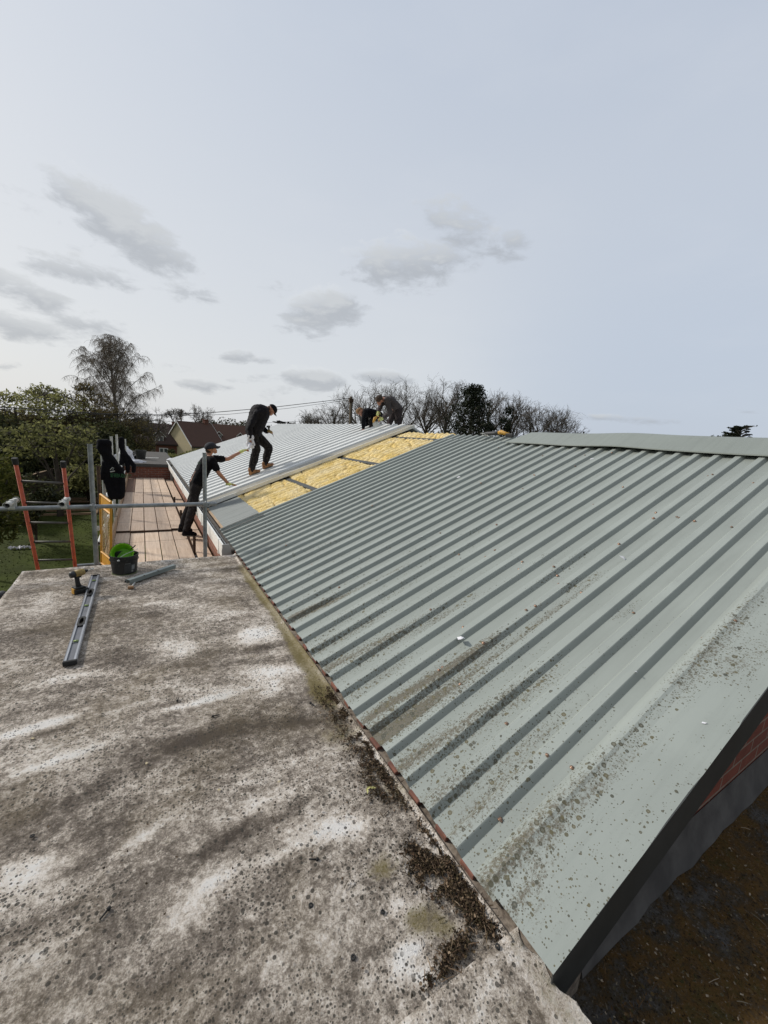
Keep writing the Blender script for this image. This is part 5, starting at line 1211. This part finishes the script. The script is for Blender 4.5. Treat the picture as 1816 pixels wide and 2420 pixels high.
J = dict(head=jp(853, 974, Y4), neck=jp(860, 972, Y4), chest=jp(870, 975, Y4), pelvis=jp(894, 981, Y4), shL=jp(864, 974, Y4 - .18), shR=jp(864, 972, Y4 + .17),
         elL=jp(859.5, 992, Y4 - .2), wrL=jp(859, 1012, Y4 - .2), haL=jp(858, 1020, Y4 - .2), elR=jp(866, 990, Y4 + .2), wrR=jp(868, 1010, Y4 + .15), haR=jp(868, 1018, Y4 + .15),
         hipL=jp(895, 984, Y4 - .09), hipR=jp(895, 984, Y4 + .1), knL=jp(876, 997, Y4 - .15), knR=jp(880, 999, Y4 + .15), anL=jp(886, 1026, Y4 - .12), anR=jp(892, 1028, Y4 + .12), toeL=jp(876, 1030, Y4 - .12), toeR=jp(882, 1032, Y4 + .12))
person(J, (-.72, -.25, -.62), (.1, 1, 0), dict(base=Vector((J['anL'].x, J['anL'].y, J['anL'].z - .1)), hupL=(-1, 0, 0), hupR=(-1, 0, 0), sleeve='long', girth=.95, topname='jumper', top=CLB, trouser=TRO, boot=CLB, sole=SOLE, hat='hair', hatmat=HAIRG, curlL=.6, curlR=.6),
       'person with ginger hair in black jumper crouching low behind the ridge')
p0 = at(886, 993, Y3 - .30); sw = empty('power_saw', p0); tag(sw, 'yellow cordless saw held low at the ridge by the grey-shirted worker', 'saw')
MB().tube([(.05, 0, .08), (.0, 0, .05), (-.04, 0, -.06)], [.03, .04, .025], 10).build('housing', TOOLY, sw, smooth=True)
MB().tube([(.08, 0, .05), (.09, 0, 0), (.03, 0, -.03)], .016, 8).build('handle', BLACK, sw, smooth=True)
MB().lathe([(0, -.004), (.085, -.004), (.085, .004), (0, .004)], (0, 0, 0), 24, Matrix.Translation((.04, 0, -.10)) @ Matrix.Rotation(math.pi / 2, 4, 'X')).build('guard', GALVP, sw)

# ------------------------------------------------------------------ houses
def gable_house(name, c, rz, L_, W_, he, hr, wall, rooft, label, dorm=(), wins=(), gmat=None, chim=None):
    """c centre of base; length L_ along local x, width W_ along local y; he eaves height; hr ridge height"""
    o = empty(name, c, rz); tag(o, label, 'house')
    MB().box(-L_ / 2, L_ / 2, -W_ / 2, W_ / 2, 0, he).build('wall', wall, o)
    for s in (-1, 1):
        MB().prism([(s * L_ / 2, -W_ / 2, he + .001), (s * L_ / 2, W_ / 2, he + .001), (s * L_ / 2, 0, hr - .02)], (-s * .2, 0, 0)).build('gable', gmat or wall, o)
        if gmat: MB().prism([(s * (L_ / 2 + .004), -W_ / 2, 0), (s * (L_ / 2 + .004), W_ / 2, 0), (s * (L_ / 2 + .004), W_ / 2, he), (s * (L_ / 2 + .004), -W_ / 2, he)], (s * .04, 0, 0)).build('render', gmat, o)
    ov = .35
    for s in (-1, 1):
        sl_ = (hr - he) / (W_ / 2); yo = s * (W_ / 2 + ov); zo = he - ov * sl_
        mb = MB(); mb.prism([(-L_ / 2 - .25, yo, zo), (L_ / 2 + .25, yo, zo), (L_ / 2 + .25, 0, hr), (-L_ / 2 - .25, 0, hr)], (0, 0, .14)); mb.build('roof', rooft, o)
        for e in (-1, 1):
            mb = MB(); x = e * (L_ / 2 + .26); mb.prism([(x, yo, zo - .12), (x, 0, hr - .12), (x, 0, hr + .15), (x, yo, zo + .15)], (e * .06, 0, 0)); mb.build('bargeboard', WHP, o)
        MB().box(-L_ / 2 - .2, L_ / 2 + .2, yo - .06 if s < 0 else yo - .04, yo + .04 if s < 0 else yo + .06, zo - .10, zo + .02).build('gutter', BLACK, o)
    for (x, w, h) in dorm:
        yf = -W_ / 2 + .25; zb = he - .35; d = MB()
        d.prism([(x - w / 2, yf, zb), (x + w / 2, yf, zb), (x + w / 2, yf, zb + h), (x, yf, zb + h + w * .45), (x - w / 2, yf, zb + h)], (0, 2.0, 0)); dm = d.build('dormer', TILE, o)
        MB().box(x - w * .36, x + w * .36, yf - .06, yf - .004, zb + .25, zb + h - .02).build('window_frame', WHP, dm)
        for s in (-1, 1): MB().box(x + s * w * .18 - w * .13, x + s * w * .18 + w * .13, yf - .075, yf - .062, zb + .36, zb + h - .12).build('pane', GLASS, dm)
        for s in (-1, 1):
            mb = MB(); mb.prism([(x + s * (w / 2 + .2), yf - .12, zb + h - .22), (x, yf - .12, zb + h + w * .45 + .06), (x, yf - .12, zb + h + w * .45 + .26), (x + s * (w / 2 + .2), yf - .12, zb + h - .02)], (0, .08, 0)); mb.build('bargeboard', WHP, dm)
    for (x, z, w, h) in wins:
        y = -W_ / 2; f = MB().box(x - w / 2, x + w / 2, y - .05, y - .003, z, z + h).build('window', WHP, o)
        for s in (-1, 1): MB().box(x + s * w * .24 - w * .17, x + s * w * .24 + w * .17, y - .062, y - .052, z + .14, z + h - .14).build('pane', GLASS, f)
    for (x, w, z0_, z1) in (chim or ()):
        MB().box(x - w / 2, x + w / 2, -.35, .35, z0_, z1).box(x - w / 2 - .06, x + w / 2 + .06, -.41, .41, z1 + .001, z1 + .18).build('chimney', BRH, o)
    return o
gable_house('brick_house', (2.9, 93.5, -5.4), 0.02, 8.5, 7.5, 3.6, 7.1, BRH, TILE, 'red brick house with a dark roof and white dormer window beyond the far block', dorm=((-.1, 2.0, 1.6),), wins=((.6, 1.0, 1.5, 1.6),), chim=((3.2, 1.6, 3.0, 7.6),))
gable_house('cream_gable_house', (9.3, 91.6, -5.4), math.radians(32), 7.6, 8.0, 3.6, 7.9, CREAMR, TILE2, 'house with a cream rendered gable end and long brown tiled roof beside the bare tree', gmat=CREAMR, chim=((2.6, .9, 7.0, 8.6),))
gable_house('brown_roof_house', (20.6, 118, -5.4), math.radians(-6), 11, 8.0, 4.4, 8.2, BRH, TILE2, 'far brown-roofed house with two small white dormers left of the stooping worker', dorm=((-2.8, 1.5, 1.5), (2.5, 1.5, 1.5)), wins=((-2.8, 1.6, 1.8, 1.5), (1.6, 1.6, 1.4, 1.4)), chim=((5.2, .9, 6.0, 9.4),))
gable_house('low_roof_house', (15.4, 125, -5.4), math.radians(-4), 7, 8.0, 3.4, 6.4, BRH, TILE2, 'plain low brown roof between the cream gable house and the dormer house')

# ------------------------------------------------------------------ utility pole and wires
P = atd(831, 1040, 40); P.z = -3.0; top = atd(830, 937, 40)
up_ = empty('utility_pole', (P.x, P.y, -3.0)); tag(up_, 'wooden utility pole carrying overhead wires behind the two bending workers', 'utility pole')
tl_ = Vector((top.x - P.x, top.y - P.y, top.z + 3.0)); MB().tube([(0, 0, 0), tl_ * .5, tl_], [.17, .15, .125], 12).build('post', POLEW, up_, smooth=True)
MB().box(-.2, .2, -.16, .10, tl_.z - .55, tl_.z - .18, Matrix.Translation((tl_.x * .95, tl_.y * .95, 0))).build('bracket', RUST, up_)
MB().tube([Vector((tl_.x * .9 + .16, tl_.y * .9, tl_.z - .6)), Vector((tl_.x * .5 + .16, tl_.y * .5 - .1, 2)), Vector((.16, -.1, 0))], .03, 6).build('cable_guard', BLACK, up_)
def wire(pts_, r, lab):
    P_ = []; 
    for i in range(len(pts_) - 1):
        a, b = pts_[i], pts_[i + 1]
        for k in range(8): P_.append(a.lerp(b, k / 8))
    P_.append(pts_[-1]); tag(MB().tube(P_, r, 5).build('overhead_wire', CABLE), lab, 'overhead wire', 'overhead wires')
wire([atd(-260, 940, 26), atd(-60, 958, 28), atd(120, 969, 30), atd(241, 977.5, 31.5), atd(380, 980.5, 33), atd(500, 975, 35), atd(640, 963, 37), atd(760, 949, 38.8), atd(828, 940.5, 39.8)], .026, 'thickest overhead wire, running from the left trees to the pole top')
wire([atd(-260, 948, 26), atd(-60, 963, 28), atd(241, 980, 31.5), atd(400, 983.5, 33), atd(540, 979, 35), atd(680, 965, 37), atd(780, 951, 38.8), atd(828, 945, 39.8)], .015, 'thin overhead wire just below the thickest one')
wire([atd(300, 990, 45), atd(500, 1001, 43), atd(640, 998.5, 42), atd(740, 994, 41), atd(829, 987, 40)], .012, 'lowest thin overhead wire reaching the middle of the pole')

# ------------------------------------------------------------------ vegetation
def branch(mb, p, d, ln, r, depth, style, tips=None):
    n = 4 if depth > 1 else 3; pts_ = [p]; rr = [r]; q = p.copy(); dd = d.copy()
    for i in range(n):
        j = Vector((random.gauss(0, 1), random.gauss(0, 1), random.gauss(0, 1))) * style['wob']
        dd = (dd + j + Vector((0, 0, style['up'] if depth > style.get('dropd', -1) else -style['drop']))).normalized(); q = q + dd * ln / n; pts_.append(q.copy()); rr.append(r * (1 - (1 - style['tap']) * (i + 1) / n))
    mb.tube(pts_, rr, 5 if r > .04 else 3, False)
    if tips is not None and depth <= 1: tips.append(q.copy())
    if depth <= 0: return
    kids = style['kids'][depth]
    for k in range(kids):
        t = random.uniform(.35, 1.0) if k else 1.0; i = min(int(t * n), n); b = pts_[i]
        a = random.uniform(0, math.tau); o = dd.orthogonal().normalized(); o = (Matrix.Rotation(a, 3, dd) @ o); ang = random.uniform(*style['ang'])
        nd = (dd * math.cos(ang) + o * math.sin(ang)).normalized(); f = random.uniform(*style['len'])
        branch(mb, b, nd, ln * f, max(rr[i] * style['thin'], style['rmin']), depth - 1, style, tips)
def bare_tree(name, px, top, D, width, lab, seed, bark=BARKD, kind='fan', base_z=None, stems=None):
    random.seed(seed); T = atd(px, top, D); gz = gh(T.x, T.y) if base_z is None else base_z; h = T.z - gz
    o = empty(name, (T.x, T.y, gz)); tag(o, lab, 'tree', 'bare trees along the skyline'); mb = MB(); tr = MB()
    wm = width / FPX * D
    style = dict(wob=.13, up=.05, drop=0, tap=.62, kids={4: 4, 3: 4, 2: 4, 1: 3}, ang=(.30, .85), len=(.50, .80), thin=.60, rmin=.0125 * D / 50)
    Rx = wm * .66; Rz = min(h * .80, wm * .95); zc = h - Rz
    hf = max(zc - Rz * .25, h * .14); tr.tube([(0, 0, 0), (.05, 0, hf * .5), (0, .05, hf), (.03, 0, hf + Rz * .35)], [.30, .25, .21, .12], 8)
    ns = stems or 9
    for k in range(ns):
        a = k * 2.4 + random.uniform(-.3, .3); fr = (k + .5) / ns; ph = .12 + 1.15 * fr
        tgt = Vector((math.cos(a) * Rx * math.sin(ph), math.sin(a) * Rx * math.sin(ph), zc + Rz * math.cos(ph))); st = Vector((0, 0, hf + Rz * .30 * (1 - fr)))
        v = (tgt - st); d = (v.normalized() + Vector((math.cos(a), math.sin(a), 0)) * .12).normalized()
        branch(mb, st, d, v.length * .60, .13 * (1 - .35 * fr), 4, style)
    out = []
    for v in mb.v:
        q_ = Vector((v[0] / Rx, v[1] / Rx, (v[2] - zc) / Rz)); ro = q_.length
        if ro > 1: k_ = (1 + (ro - 1) * .5) / ro; out.append((v[0] * k_, v[1] * k_, zc + (v[2] - zc) * k_))
        else: out.append(v)
    mb.v = out
    tr.build('trunk', bark, o, smooth=True); mb.build('crown', bark, o); return o
def leaves(mb, c, r, n, s, surf=.55, squash=1.0):
    u = rng.normal(size=(n, 3)); u /= np.linalg.norm(u, axis=1)[:, None]; rad_ = rng.random(n) ** (1 / 3) * (1 - surf) + surf * (1 - .25 * rng.random(n)); rad_ = np.minimum(rad_, 1.1)
    P_ = u * rad_[:, None] * np.array(r) + np.array(c)
    for p in P_:
        k = noise.noise(Vector(p) * .9); 
        if k < -.22: continue
        a = rng.normal(size=3); a /= np.linalg.norm(a); b = np.cross(a, rng.normal(size=3)); b /= np.linalg.norm(b); ss = s * (.5 + rng.random())
        n0 = len(mb.v); mb.v += [tuple(p - a * ss), tuple(p + b * ss * .5), tuple(p + a * ss), tuple(p - b * ss * .5)]; mb.f.append((n0, n0 + 1, n0 + 2, n0 + 3))
def leafy(name, lab, D, blobs, mat, s, seed, bark=BARK, group='trees and shrubs left of the walkway', trunk_px=None, twigs=0, cat='tree', dens=1.0, core=True, base=None):
    """blobs: (px,py,rx_px,ry_px)"""
    global rng; rng = np.random.default_rng(seed); random.seed(seed)
    cx, cy = trunk_px or (blobs[0][0], blobs[0][1]); T = atd(cx, cy, D); gz = gh(T.x, T.y); o = empty(name, (T.x, T.y, gz)); tag(o, lab, cat, group)
    mb = MB(); tr = MB(); bark = BARK if twigs > 30 else bark; loc_ = Vector((T.x, T.y, gz)); inner = MB()
    zt = max((atd(b[0], b[1], D).z) for b in blobs)
    kk_ = .35 if cat in ('hedge', 'shrub') else 1.0; tr.tube([(0, 0, 0), (.05, .03, (T.z - gz) * .5), (0, 0, T.z - gz)], [.14 * kk_, .10 * kk_, .05 * kk_], 7)
    for (px, py, rx, ry) in blobs:
        c = atd(px, py, D + random.uniform(-1.2, 1.2) * .8) - loc_; R1, R2 = rx / FPX * D, ry / FPX * D
        n = int(dens * 26 * (R1 * R2 * 3 + R1 * R1) / (s * s) * .05) + 60
        leaves(mb, c, (R1, R1 * .9, R2), n, s)
        tr.tube([(0, 0, max(c.z * .35, .3)), Vector((0, 0, c.z * .5)).lerp(c, .4), c], [.06, .04, .02], 5, False)
        for _ in range(twigs):
            v = Vector((random.gauss(0, 1), random.gauss(0, 1), abs(random.gauss(0, 1)) + .2)).normalized(); p_ = c + Vector((v.x * R1 * .5, v.y * R1 * .5, v.z * R2 * .5)); e = c + Vector((v.x * R1, v.y * R1, v.z * R2)) * random.uniform(.95, 1.28)
            tr.tube([p_, p_.lerp(e, .5) + Vector((random.gauss(0, .05), random.gauss(0, .05), 0)), e], [.02, .014, .008], 3, False)
            for q_ in range(5):
                pp = p_.lerp(e, random.uniform(.5, 1.02)); leaves(mb, pp, (s * 1.4,) * 3, 1, s * .8)
        if core: leaves(inner, c, (R1 * .72, R1 * .65, R2 * .72), int(n * .20), s * 1.9, surf=.3)
    tr.build('trunk', bark, o); cr = mb.build('crown', mat, o)
    if inner.v: inner.build('inner_foliage', mat, cr)
    return o
G_DK = island('dark_evergreen_leaves', [(.013, .017, .008), (.038, .045, .017), (.095, .095, .038), (.022, .028, .012)], trans=.3)
G_OL = island('olive_leaves', [(.085, .090, .032), (.165, .17, .062), (.25, .25, .10), (.04, .044, .02)], trans=.5)
G_YG = island('young_yellow_green_leaves', [(.22, .22, .075), (.33, .325, .12), (.15, .16, .055), (.44, .43, .20)], trans=.5)
G_BR = island('olive_brown_twigs', [(.11, .088, .046), (.19, .155, .065), (.055, .043, .028), (.25, .21, .09)], trans=.5)
G_BT = island('bright_hedge_leaves', [(.065, .080, .016), (.11, .115, .026), (.035, .045, .012), (.15, .14, .04)], trans=.5)
G_PI = island('pine_needles', [(.010, .016, .009), (.018, .026, .013), (.028, .034, .018), (.012, .016, .009)])
leafy('evergreen_shrub', 'very dark ivy mass filling the shade behind the fence, left of the ladder', 31, [(40, 1080, 90, 55), (150, 1095, 90, 50), (60, 1120, 80, 45), (0, 1040, 60, 45), (120, 1130, 60, 36)], G_DK, .11, 21, dens=.8)
leafy('evergreen_shrub', 'dark bushy evergreen behind the hanging jackets', 29, [(240, 1070, 70, 52), (290, 1090, 50, 34), (215, 1120, 60, 46), (262, 1035, 42, 40), (215, 1040, 50, 34), (325, 1098, 40, 16)], G_DK, .10, 22, dens=.75)
leafy('small_tree', 'olive-leaved small tree rising behind the fence between the ladder rails', 24, [(120, 1050, 50, 26), (75, 1062, 42, 18), (175, 1060, 46, 24), (130, 1022, 56, 20), (205, 1085, 36, 26), (60, 1030, 40, 16), (190, 1030, 34, 18)], G_OL, .085, 23, trunk_px=(133, 1080), twigs=20, dens=.40, core=False)
leafy('young_leaf_tree', 'pale young-leaved tree standing out against the sky at the far left', 33, [(35, 962, 40, 24), (88, 948, 36, 24), (65, 990, 56, 24), (125, 962, 32, 26), (8, 958, 24, 22), (150, 985, 40, 26), (30, 1005, 40, 20)], G_YG, .085, 24, twigs=34, dens=.26, core=False)
leafy('young_leaf_tree', 'tallest pale young-leaved crown just left of the birch', 35, [(104, 926, 20, 12), (118, 950, 26, 20), (90, 938, 18, 12), (172, 962, 30, 24), (150, 945, 16, 14), (200, 978, 30, 22)], G_YG, .080, 25, twigs=34, dens=.24, core=False)
leafy('brown_shrub', 'olive-brown budding shrub around the foot of the birch', 34, [(225, 968, 40, 36), (285, 1000, 44, 26), (190, 1000, 40, 28), (325, 1022, 34, 26), (268, 1030, 46, 30), (205, 935, 22, 22)], G_BR, .075, 26, twigs=60, dens=.34, core=False)
leafy('brown_shrub', 'brown twiggy thicket between the far jacket and the brick house', 36, [(335, 1035, 30, 34), (315, 1062, 34, 26), (350, 1064, 14, 18), (300, 1015, 28, 24), (335, 1078, 30, 13)], G_BR, .075, 27, twigs=60, dens=.45)
leafy('brown_shrub', 'reddish-brown thicket on the far left skyline below the wire', 34, [(20, 995, 50, 22), (90, 1008, 60, 22), (160, 1010, 50, 22), (205, 1000, 40, 18), (20, 1030, 50, 26), (235, 985, 30, 14)], G_BR, .075, 28, twigs=50, dens=.5)
leafy('hedge', 'yellow-green hedge at the left edge behind the left ladder rail', 15, [(0, 1110, 30, 34), (18, 1135, 22, 24), (-20, 1160, 50, 50), (30, 1170, 18, 22), (5, 1210, 34, 40), (0, 1250, 30, 34)], G_BT, .05, 29, cat='hedge', dens=.5, trunk_px=(-30, 1200))
leafy('hedge', 'dark low hedge running along the lawn to the fence', 19, [(75, 1155, 34, 30), (120, 1168, 26, 22), (40, 1205, 40, 36), (88, 1190, 26, 20), (55, 1230, 26, 22)], G_DK, .065, 30, cat='hedge', dens=.7)
leafy('lawn_shrub', 'shrub with brown stems right of the ladder at the lawn end', 27, [(205, 1130, 40, 30), (230, 1150, 32, 20), (170, 1140, 26, 18), (250, 1160, 26, 16)], G_OL, .085, 31, twigs=24, dens=.55, cat='shrub')
leafy('garden_hedge', 'low clipped dark hedge in front of the red brick house', 70, [(380, 1083, 30, 7), (430, 1080, 35, 8), (470, 1072, 30, 7), (350, 1082, 30, 8)], G_OL, .25, 32, cat='hedge', dens=.8)
leafy('conifer_bush', 'small round green bush beside the ground floor window', 80, [(406, 1071, 8, 9)], G_DK, .22, 33, cat='shrub', dens=1.2)

# birch with hanging twigs
random.seed(5)
T = atd(265, 790, 38); gz = gh(T.x, T.y); bt = empty('birch_tree', (T.x, T.y, gz)); tag(bt, 'tall bare silver birch with drooping twigs on the left skyline', 'tree')
h = T.z - gz; tr = MB(); mb = MB()
trunk = [Vector((0, 0, 0)), Vector((.1, 0, h * .3)), Vector((0, .1, h * .55)), Vector((-.15, 0, h * .78)), Vector((-.1, 0, h * .98))]
tr.tube(trunk, [.20, .16, .11, .06, .02], 8)
def trunk_at(t):
    x = t * (len(trunk) - 1); i = min(int(x), len(trunk) - 2); return trunk[i].lerp(trunk[i + 1], x - i)
def droop(mb, p, d, n, ln, r):
    pts_ = [p]; dd = d.copy(); q = p.copy()
    for i in range(n): dd = (dd + Vector((random.gauss(0, .10), random.gauss(0, .10), -.26))).normalized(); q = q + dd * ln / n; pts_.append(q.copy())
    mb.tube(pts_, [r * (1 - .45 * i / n) for i in range(n + 1)], 3, False); return pts_
def grow(p, d, ln, n, r0, r1, bend, g):
    pts_ = [p]; q = p.copy(); dd = d.copy()
    for i in range(n): dd = (dd + Vector((random.gauss(0, g), random.gauss(0, g), bend))).normalized(); q = q + dd * ln / n; pts_.append(q.copy())
    tr.tube(pts_, [r0 + (r1 - r0) * i / n for i in range(n + 1)], 4, False); return pts_
Rx, Rz = 3.15, h * .345; zc = h - Rz * 1.02
lead = [[trunk_at(.30 + .7 * i / 8) for i in range(9)]]
for k in range(30):
    fr = (k + .5) / 30; a = k * 2.4; ph = .15 + 1.65 * fr; tgt = Vector((math.cos(a) * Rx * math.sin(ph), math.sin(a) * Rx * math.sin(ph), zc + Rz * math.cos(ph)))
    st = trunk_at(max(.26, (tgt.z / h) - .16 - .20 * math.sin(ph))); v = tgt - st; lead.append(grow(st, (v.normalized() + Vector((0, 0, .55))).normalized(), v.length * .95, 8, .042, .010, -.06, .06))
for ld_ in lead:
    for i in range(2, 9):
        for _ in range(2):
            a = random.uniform(0, math.tau); el = random.uniform(.3, 1.2); d = Vector((math.cos(a) * math.cos(el), math.sin(a) * math.cos(el), math.sin(el)))
            sub = grow(ld_[i], d, random.uniform(.5, 1.0), 5, .014, .008, -.30, .12)
            for q_ in sub[1:]:
                for _ in range(4):
                    a3 = random.uniform(0, math.tau); droop(mb, q_, Vector((math.cos(a3) * .5, math.sin(a3) * .5, random.uniform(-1.0, .2))).normalized(), 4, random.uniform(.25, .75), .0068)
def fit(v):
    q_ = Vector((v[0] / Rx, v[1] / Rx, (v[2] - zc) / (Rz * (1.0 if v[2] > zc else 1.5)))); ro = q_.length
    if ro <= 1 or (abs(v[0]) < .6 and abs(v[1]) < .6 and v[2] < zc): return v
    k_ = (1 + (ro - 1) * .30) / ro; return (v[0] * k_, v[1] * k_, zc + (v[2] - zc) * k_)
mb.v = [fit(v) for v in mb.v]; tr.v = [fit(v) for v in tr.v]
tr.build('trunk', BIRCHB, bt, smooth=True); mb.build('crown', TWIG, bt)
# bare limes and oaks behind the ridge
for i, (px, tp, D, w, lab) in enumerate([(735, 978, 62, 60, 'smallest bare tree, left end of the skyline row'), (790, 952, 56, 90, 'bare tree just left of the utility pole'), (868, 908, 50, 125, 'bare tree rising behind the two bending workers'), (950, 908, 52, 110, 'bare tree just right of the grey-shirted worker'), (1015, 925, 56, 90, 'slender bare tree between the worker and the dark pine'),
                                         (1065, 902, 50, 110, 'tallest bare tree immediately left of the dark pine'), (1160, 925, 52, 90, 'bare tree directly right of the dark pine'), (1215, 940, 54, 100, 'bare tree above the ridge tool'), (1275, 962, 56, 95, 'bare tree over the left end of the ridge cap'), (1330, 972, 58, 100, 'last and lowest bare tree at the right of the row')]):
    bare_tree('bare_tree', px, tp, D, w, lab, 100 + i)
for i, (px, tp, D, w, lab) in enumerate([(409, 962, 150, 28, 'round bare tree far behind the brick house'), (428, 968, 155, 18, 'small bare tree behind the chimney'), (470, 958, 100, 46, 'gnarled bare tree rising behind the cream gable'), (360, 972, 60, 60, 'slim bare tree right of the birch'), (335, 965, 52, 50, 'bare twiggy tree touching the birch on its right')]):
    bare_tree('bare_tree', px, tp, D, w, lab, 200 + i, stems=4)
def conifer(name, px, top, D, w, lab, seed, mat=G_PI):
    global rng; rng = np.random.default_rng(seed); random.seed(seed); T = atd(px, top, D); gz = gh(T.x, T.y); o = empty(name, (T.x, T.y, gz)); tag(o, lab, 'tree'); h = T.z - gz; wm = w / FPX * D
    tr = MB().tube([(0, 0, 0), (0, 0, h * .96)], [.28, .05], 8); mb = MB()
    for k in range(150):
        t = .35 + .65 * (k / 150); z = h * t; a = k * 2.4; rr = wm / 2 * (1.12 - t) / .60 * random.uniform(.55, 1.1); rr = min(rr * 1.25, wm * .55) + .3
        e = Vector((math.cos(a) * rr, math.sin(a) * rr, z + rr * random.uniform(.15, .45))); tr.tube([(0, 0, z), e], [.05, .015], 4, False)
        for s in (.4, .7, 1.0): leaves(mb, Vector((0, 0, z)).lerp(e, s), (.42, .42, .34), 30, .10, surf=.3)
    tr.build('trunk', BARKD, o); mb.build('crown', mat, o); return o
conifer('pine_tree', 1122, 917, 46, 92, 'dense dark green pine among the bare skyline trees', 51)
leafy('ivy_clad_tree', 'narrow dark ivy-clad tree just right of the pine', 50, [(1200, 985, 14, 26), (1192, 1010, 16, 24), (1206, 965, 9, 14)], G_PI, .16, 52, group='skyline trees', dens=.8)
leafy('ivy_clad_tree', 'dark ivy tree clump hugging the foot of the pine', 48, [(1090, 1010, 18, 24), (1150, 1015, 22, 20)], G_PI, .16, 53, group='skyline trees', dens=.8)
def cedar(px, py, D, w, hpx, lab, seed, levels):
    global rng; rng = np.random.default_rng(seed); random.seed(seed); T = atd(px, py - hpx, D); gz = gh(T.x, T.y); o = empty('cedar_tree', (T.x, T.y, gz)); tag(o, lab, 'tree', 'cedars'); h = T.z - gz
    tr = MB().tube([(0, 0, 0), (0, 0, h)], [.5, .1], 8); mb = MB(); sc = D / FPX; rgt = Vector((RC[0][0], RC[0][1], 0)).normalized()
    for (dy, l, r) in levels:
        z = h - dy * sc
        for (sgn, ln) in ((-1, l), (1, r)):
            for q_ in range(3):
                tip = rgt * sgn * ln * sc * random.uniform(.75, 1) + Vector((random.uniform(-1, 1), random.uniform(-1, 1), 0)) * ln * sc * .4 + Vector((0, 0, z + ln * sc * .22))
                tr.tube([(0, 0, z - .3), tip], [.12, .04], 4, False)
                for s in np.linspace(.15, 1, 7): leaves(mb, Vector((0, 0, z)).lerp(tip, s), (3.2 * sc, 3.2 * sc, 1.3 * sc), 22, sc * 1.3, surf=.2)
    tr.build('trunk', BARKD, o); mb.build('crown', G_PI, o)
cedar(1752, 1045, 90, 50, 34, 'layered dark cedar poking above the right end of the ridge cap', 61, [(0, 8, 20), (4, 14, 12), (9, 18, 16), (14, 20, 17), (19, 20, 20), (24, 24, 20), (29, 26, 26), (33, 28, 30)])
leafy('distant_conifer', 'low dark conifers left of the cedar above the ridge cap', 95, [(1720, 1040, 16, 14), (1700, 1046, 14, 12), (1735, 1036, 12, 14)], G_PI, .32, 62, group='skyline trees', dens=.8)
leafy('distant_conifer', 'tiny spiky conifer tips furthest left of the cedar', 110, [(1683, 1040, 5, 10), (1697, 1040, 4, 9), (1790, 1048, 12, 8)], G_PI, .25, 64, group='skyline trees', dens=1.2)
cedar(672, 1008, 120, 40, 9, 'flat-topped small cedar on the skyline right of the stooping worker', 63, [(0, 12, 8), (4, 20, 20)])
# far-off woodland that reads as one mass
random.seed(9); rng = np.random.default_rng(9); mb = MB()
for (x0, x1, yt, D) in ((330, 470, 1004, 170), (450, 600, 1000, 175), (470, 575, 992, 190), (560, 700, 1010, 180), (640, 900, 1012, 120), (960, 1380, 1030, 75), (900, 1120, 1022, 80)):
    x = x0
    while x < x1:
        p = atd(x, yt + random.uniform(-7, 8), D); g_ = gh(p.x, p.y); sc = D / FPX
        leaves(mb, (p.x, p.y, p.z - 9 * sc), (11 * sc, 11 * sc, 11 * sc), 120, sc * 1.8, surf=.4); leaves(mb, (p.x, p.y, (p.z + g_) / 2 - 6 * sc), (12 * sc, 12 * sc, max((p.z - g_) / 2 - 2 * sc, .5)), 130, sc * 2.6, surf=.4); x += random.uniform(8, 15)
tag(mb.build('woodland', island('woodland_leaves', [(.055, .050, .026), (.034, .032, .020), (.080, .075, .038), (.045, .052, .022)], trans=.5)), 'distant band of brown and olive woodland along the skyline', 'woodland', kind='stuff')
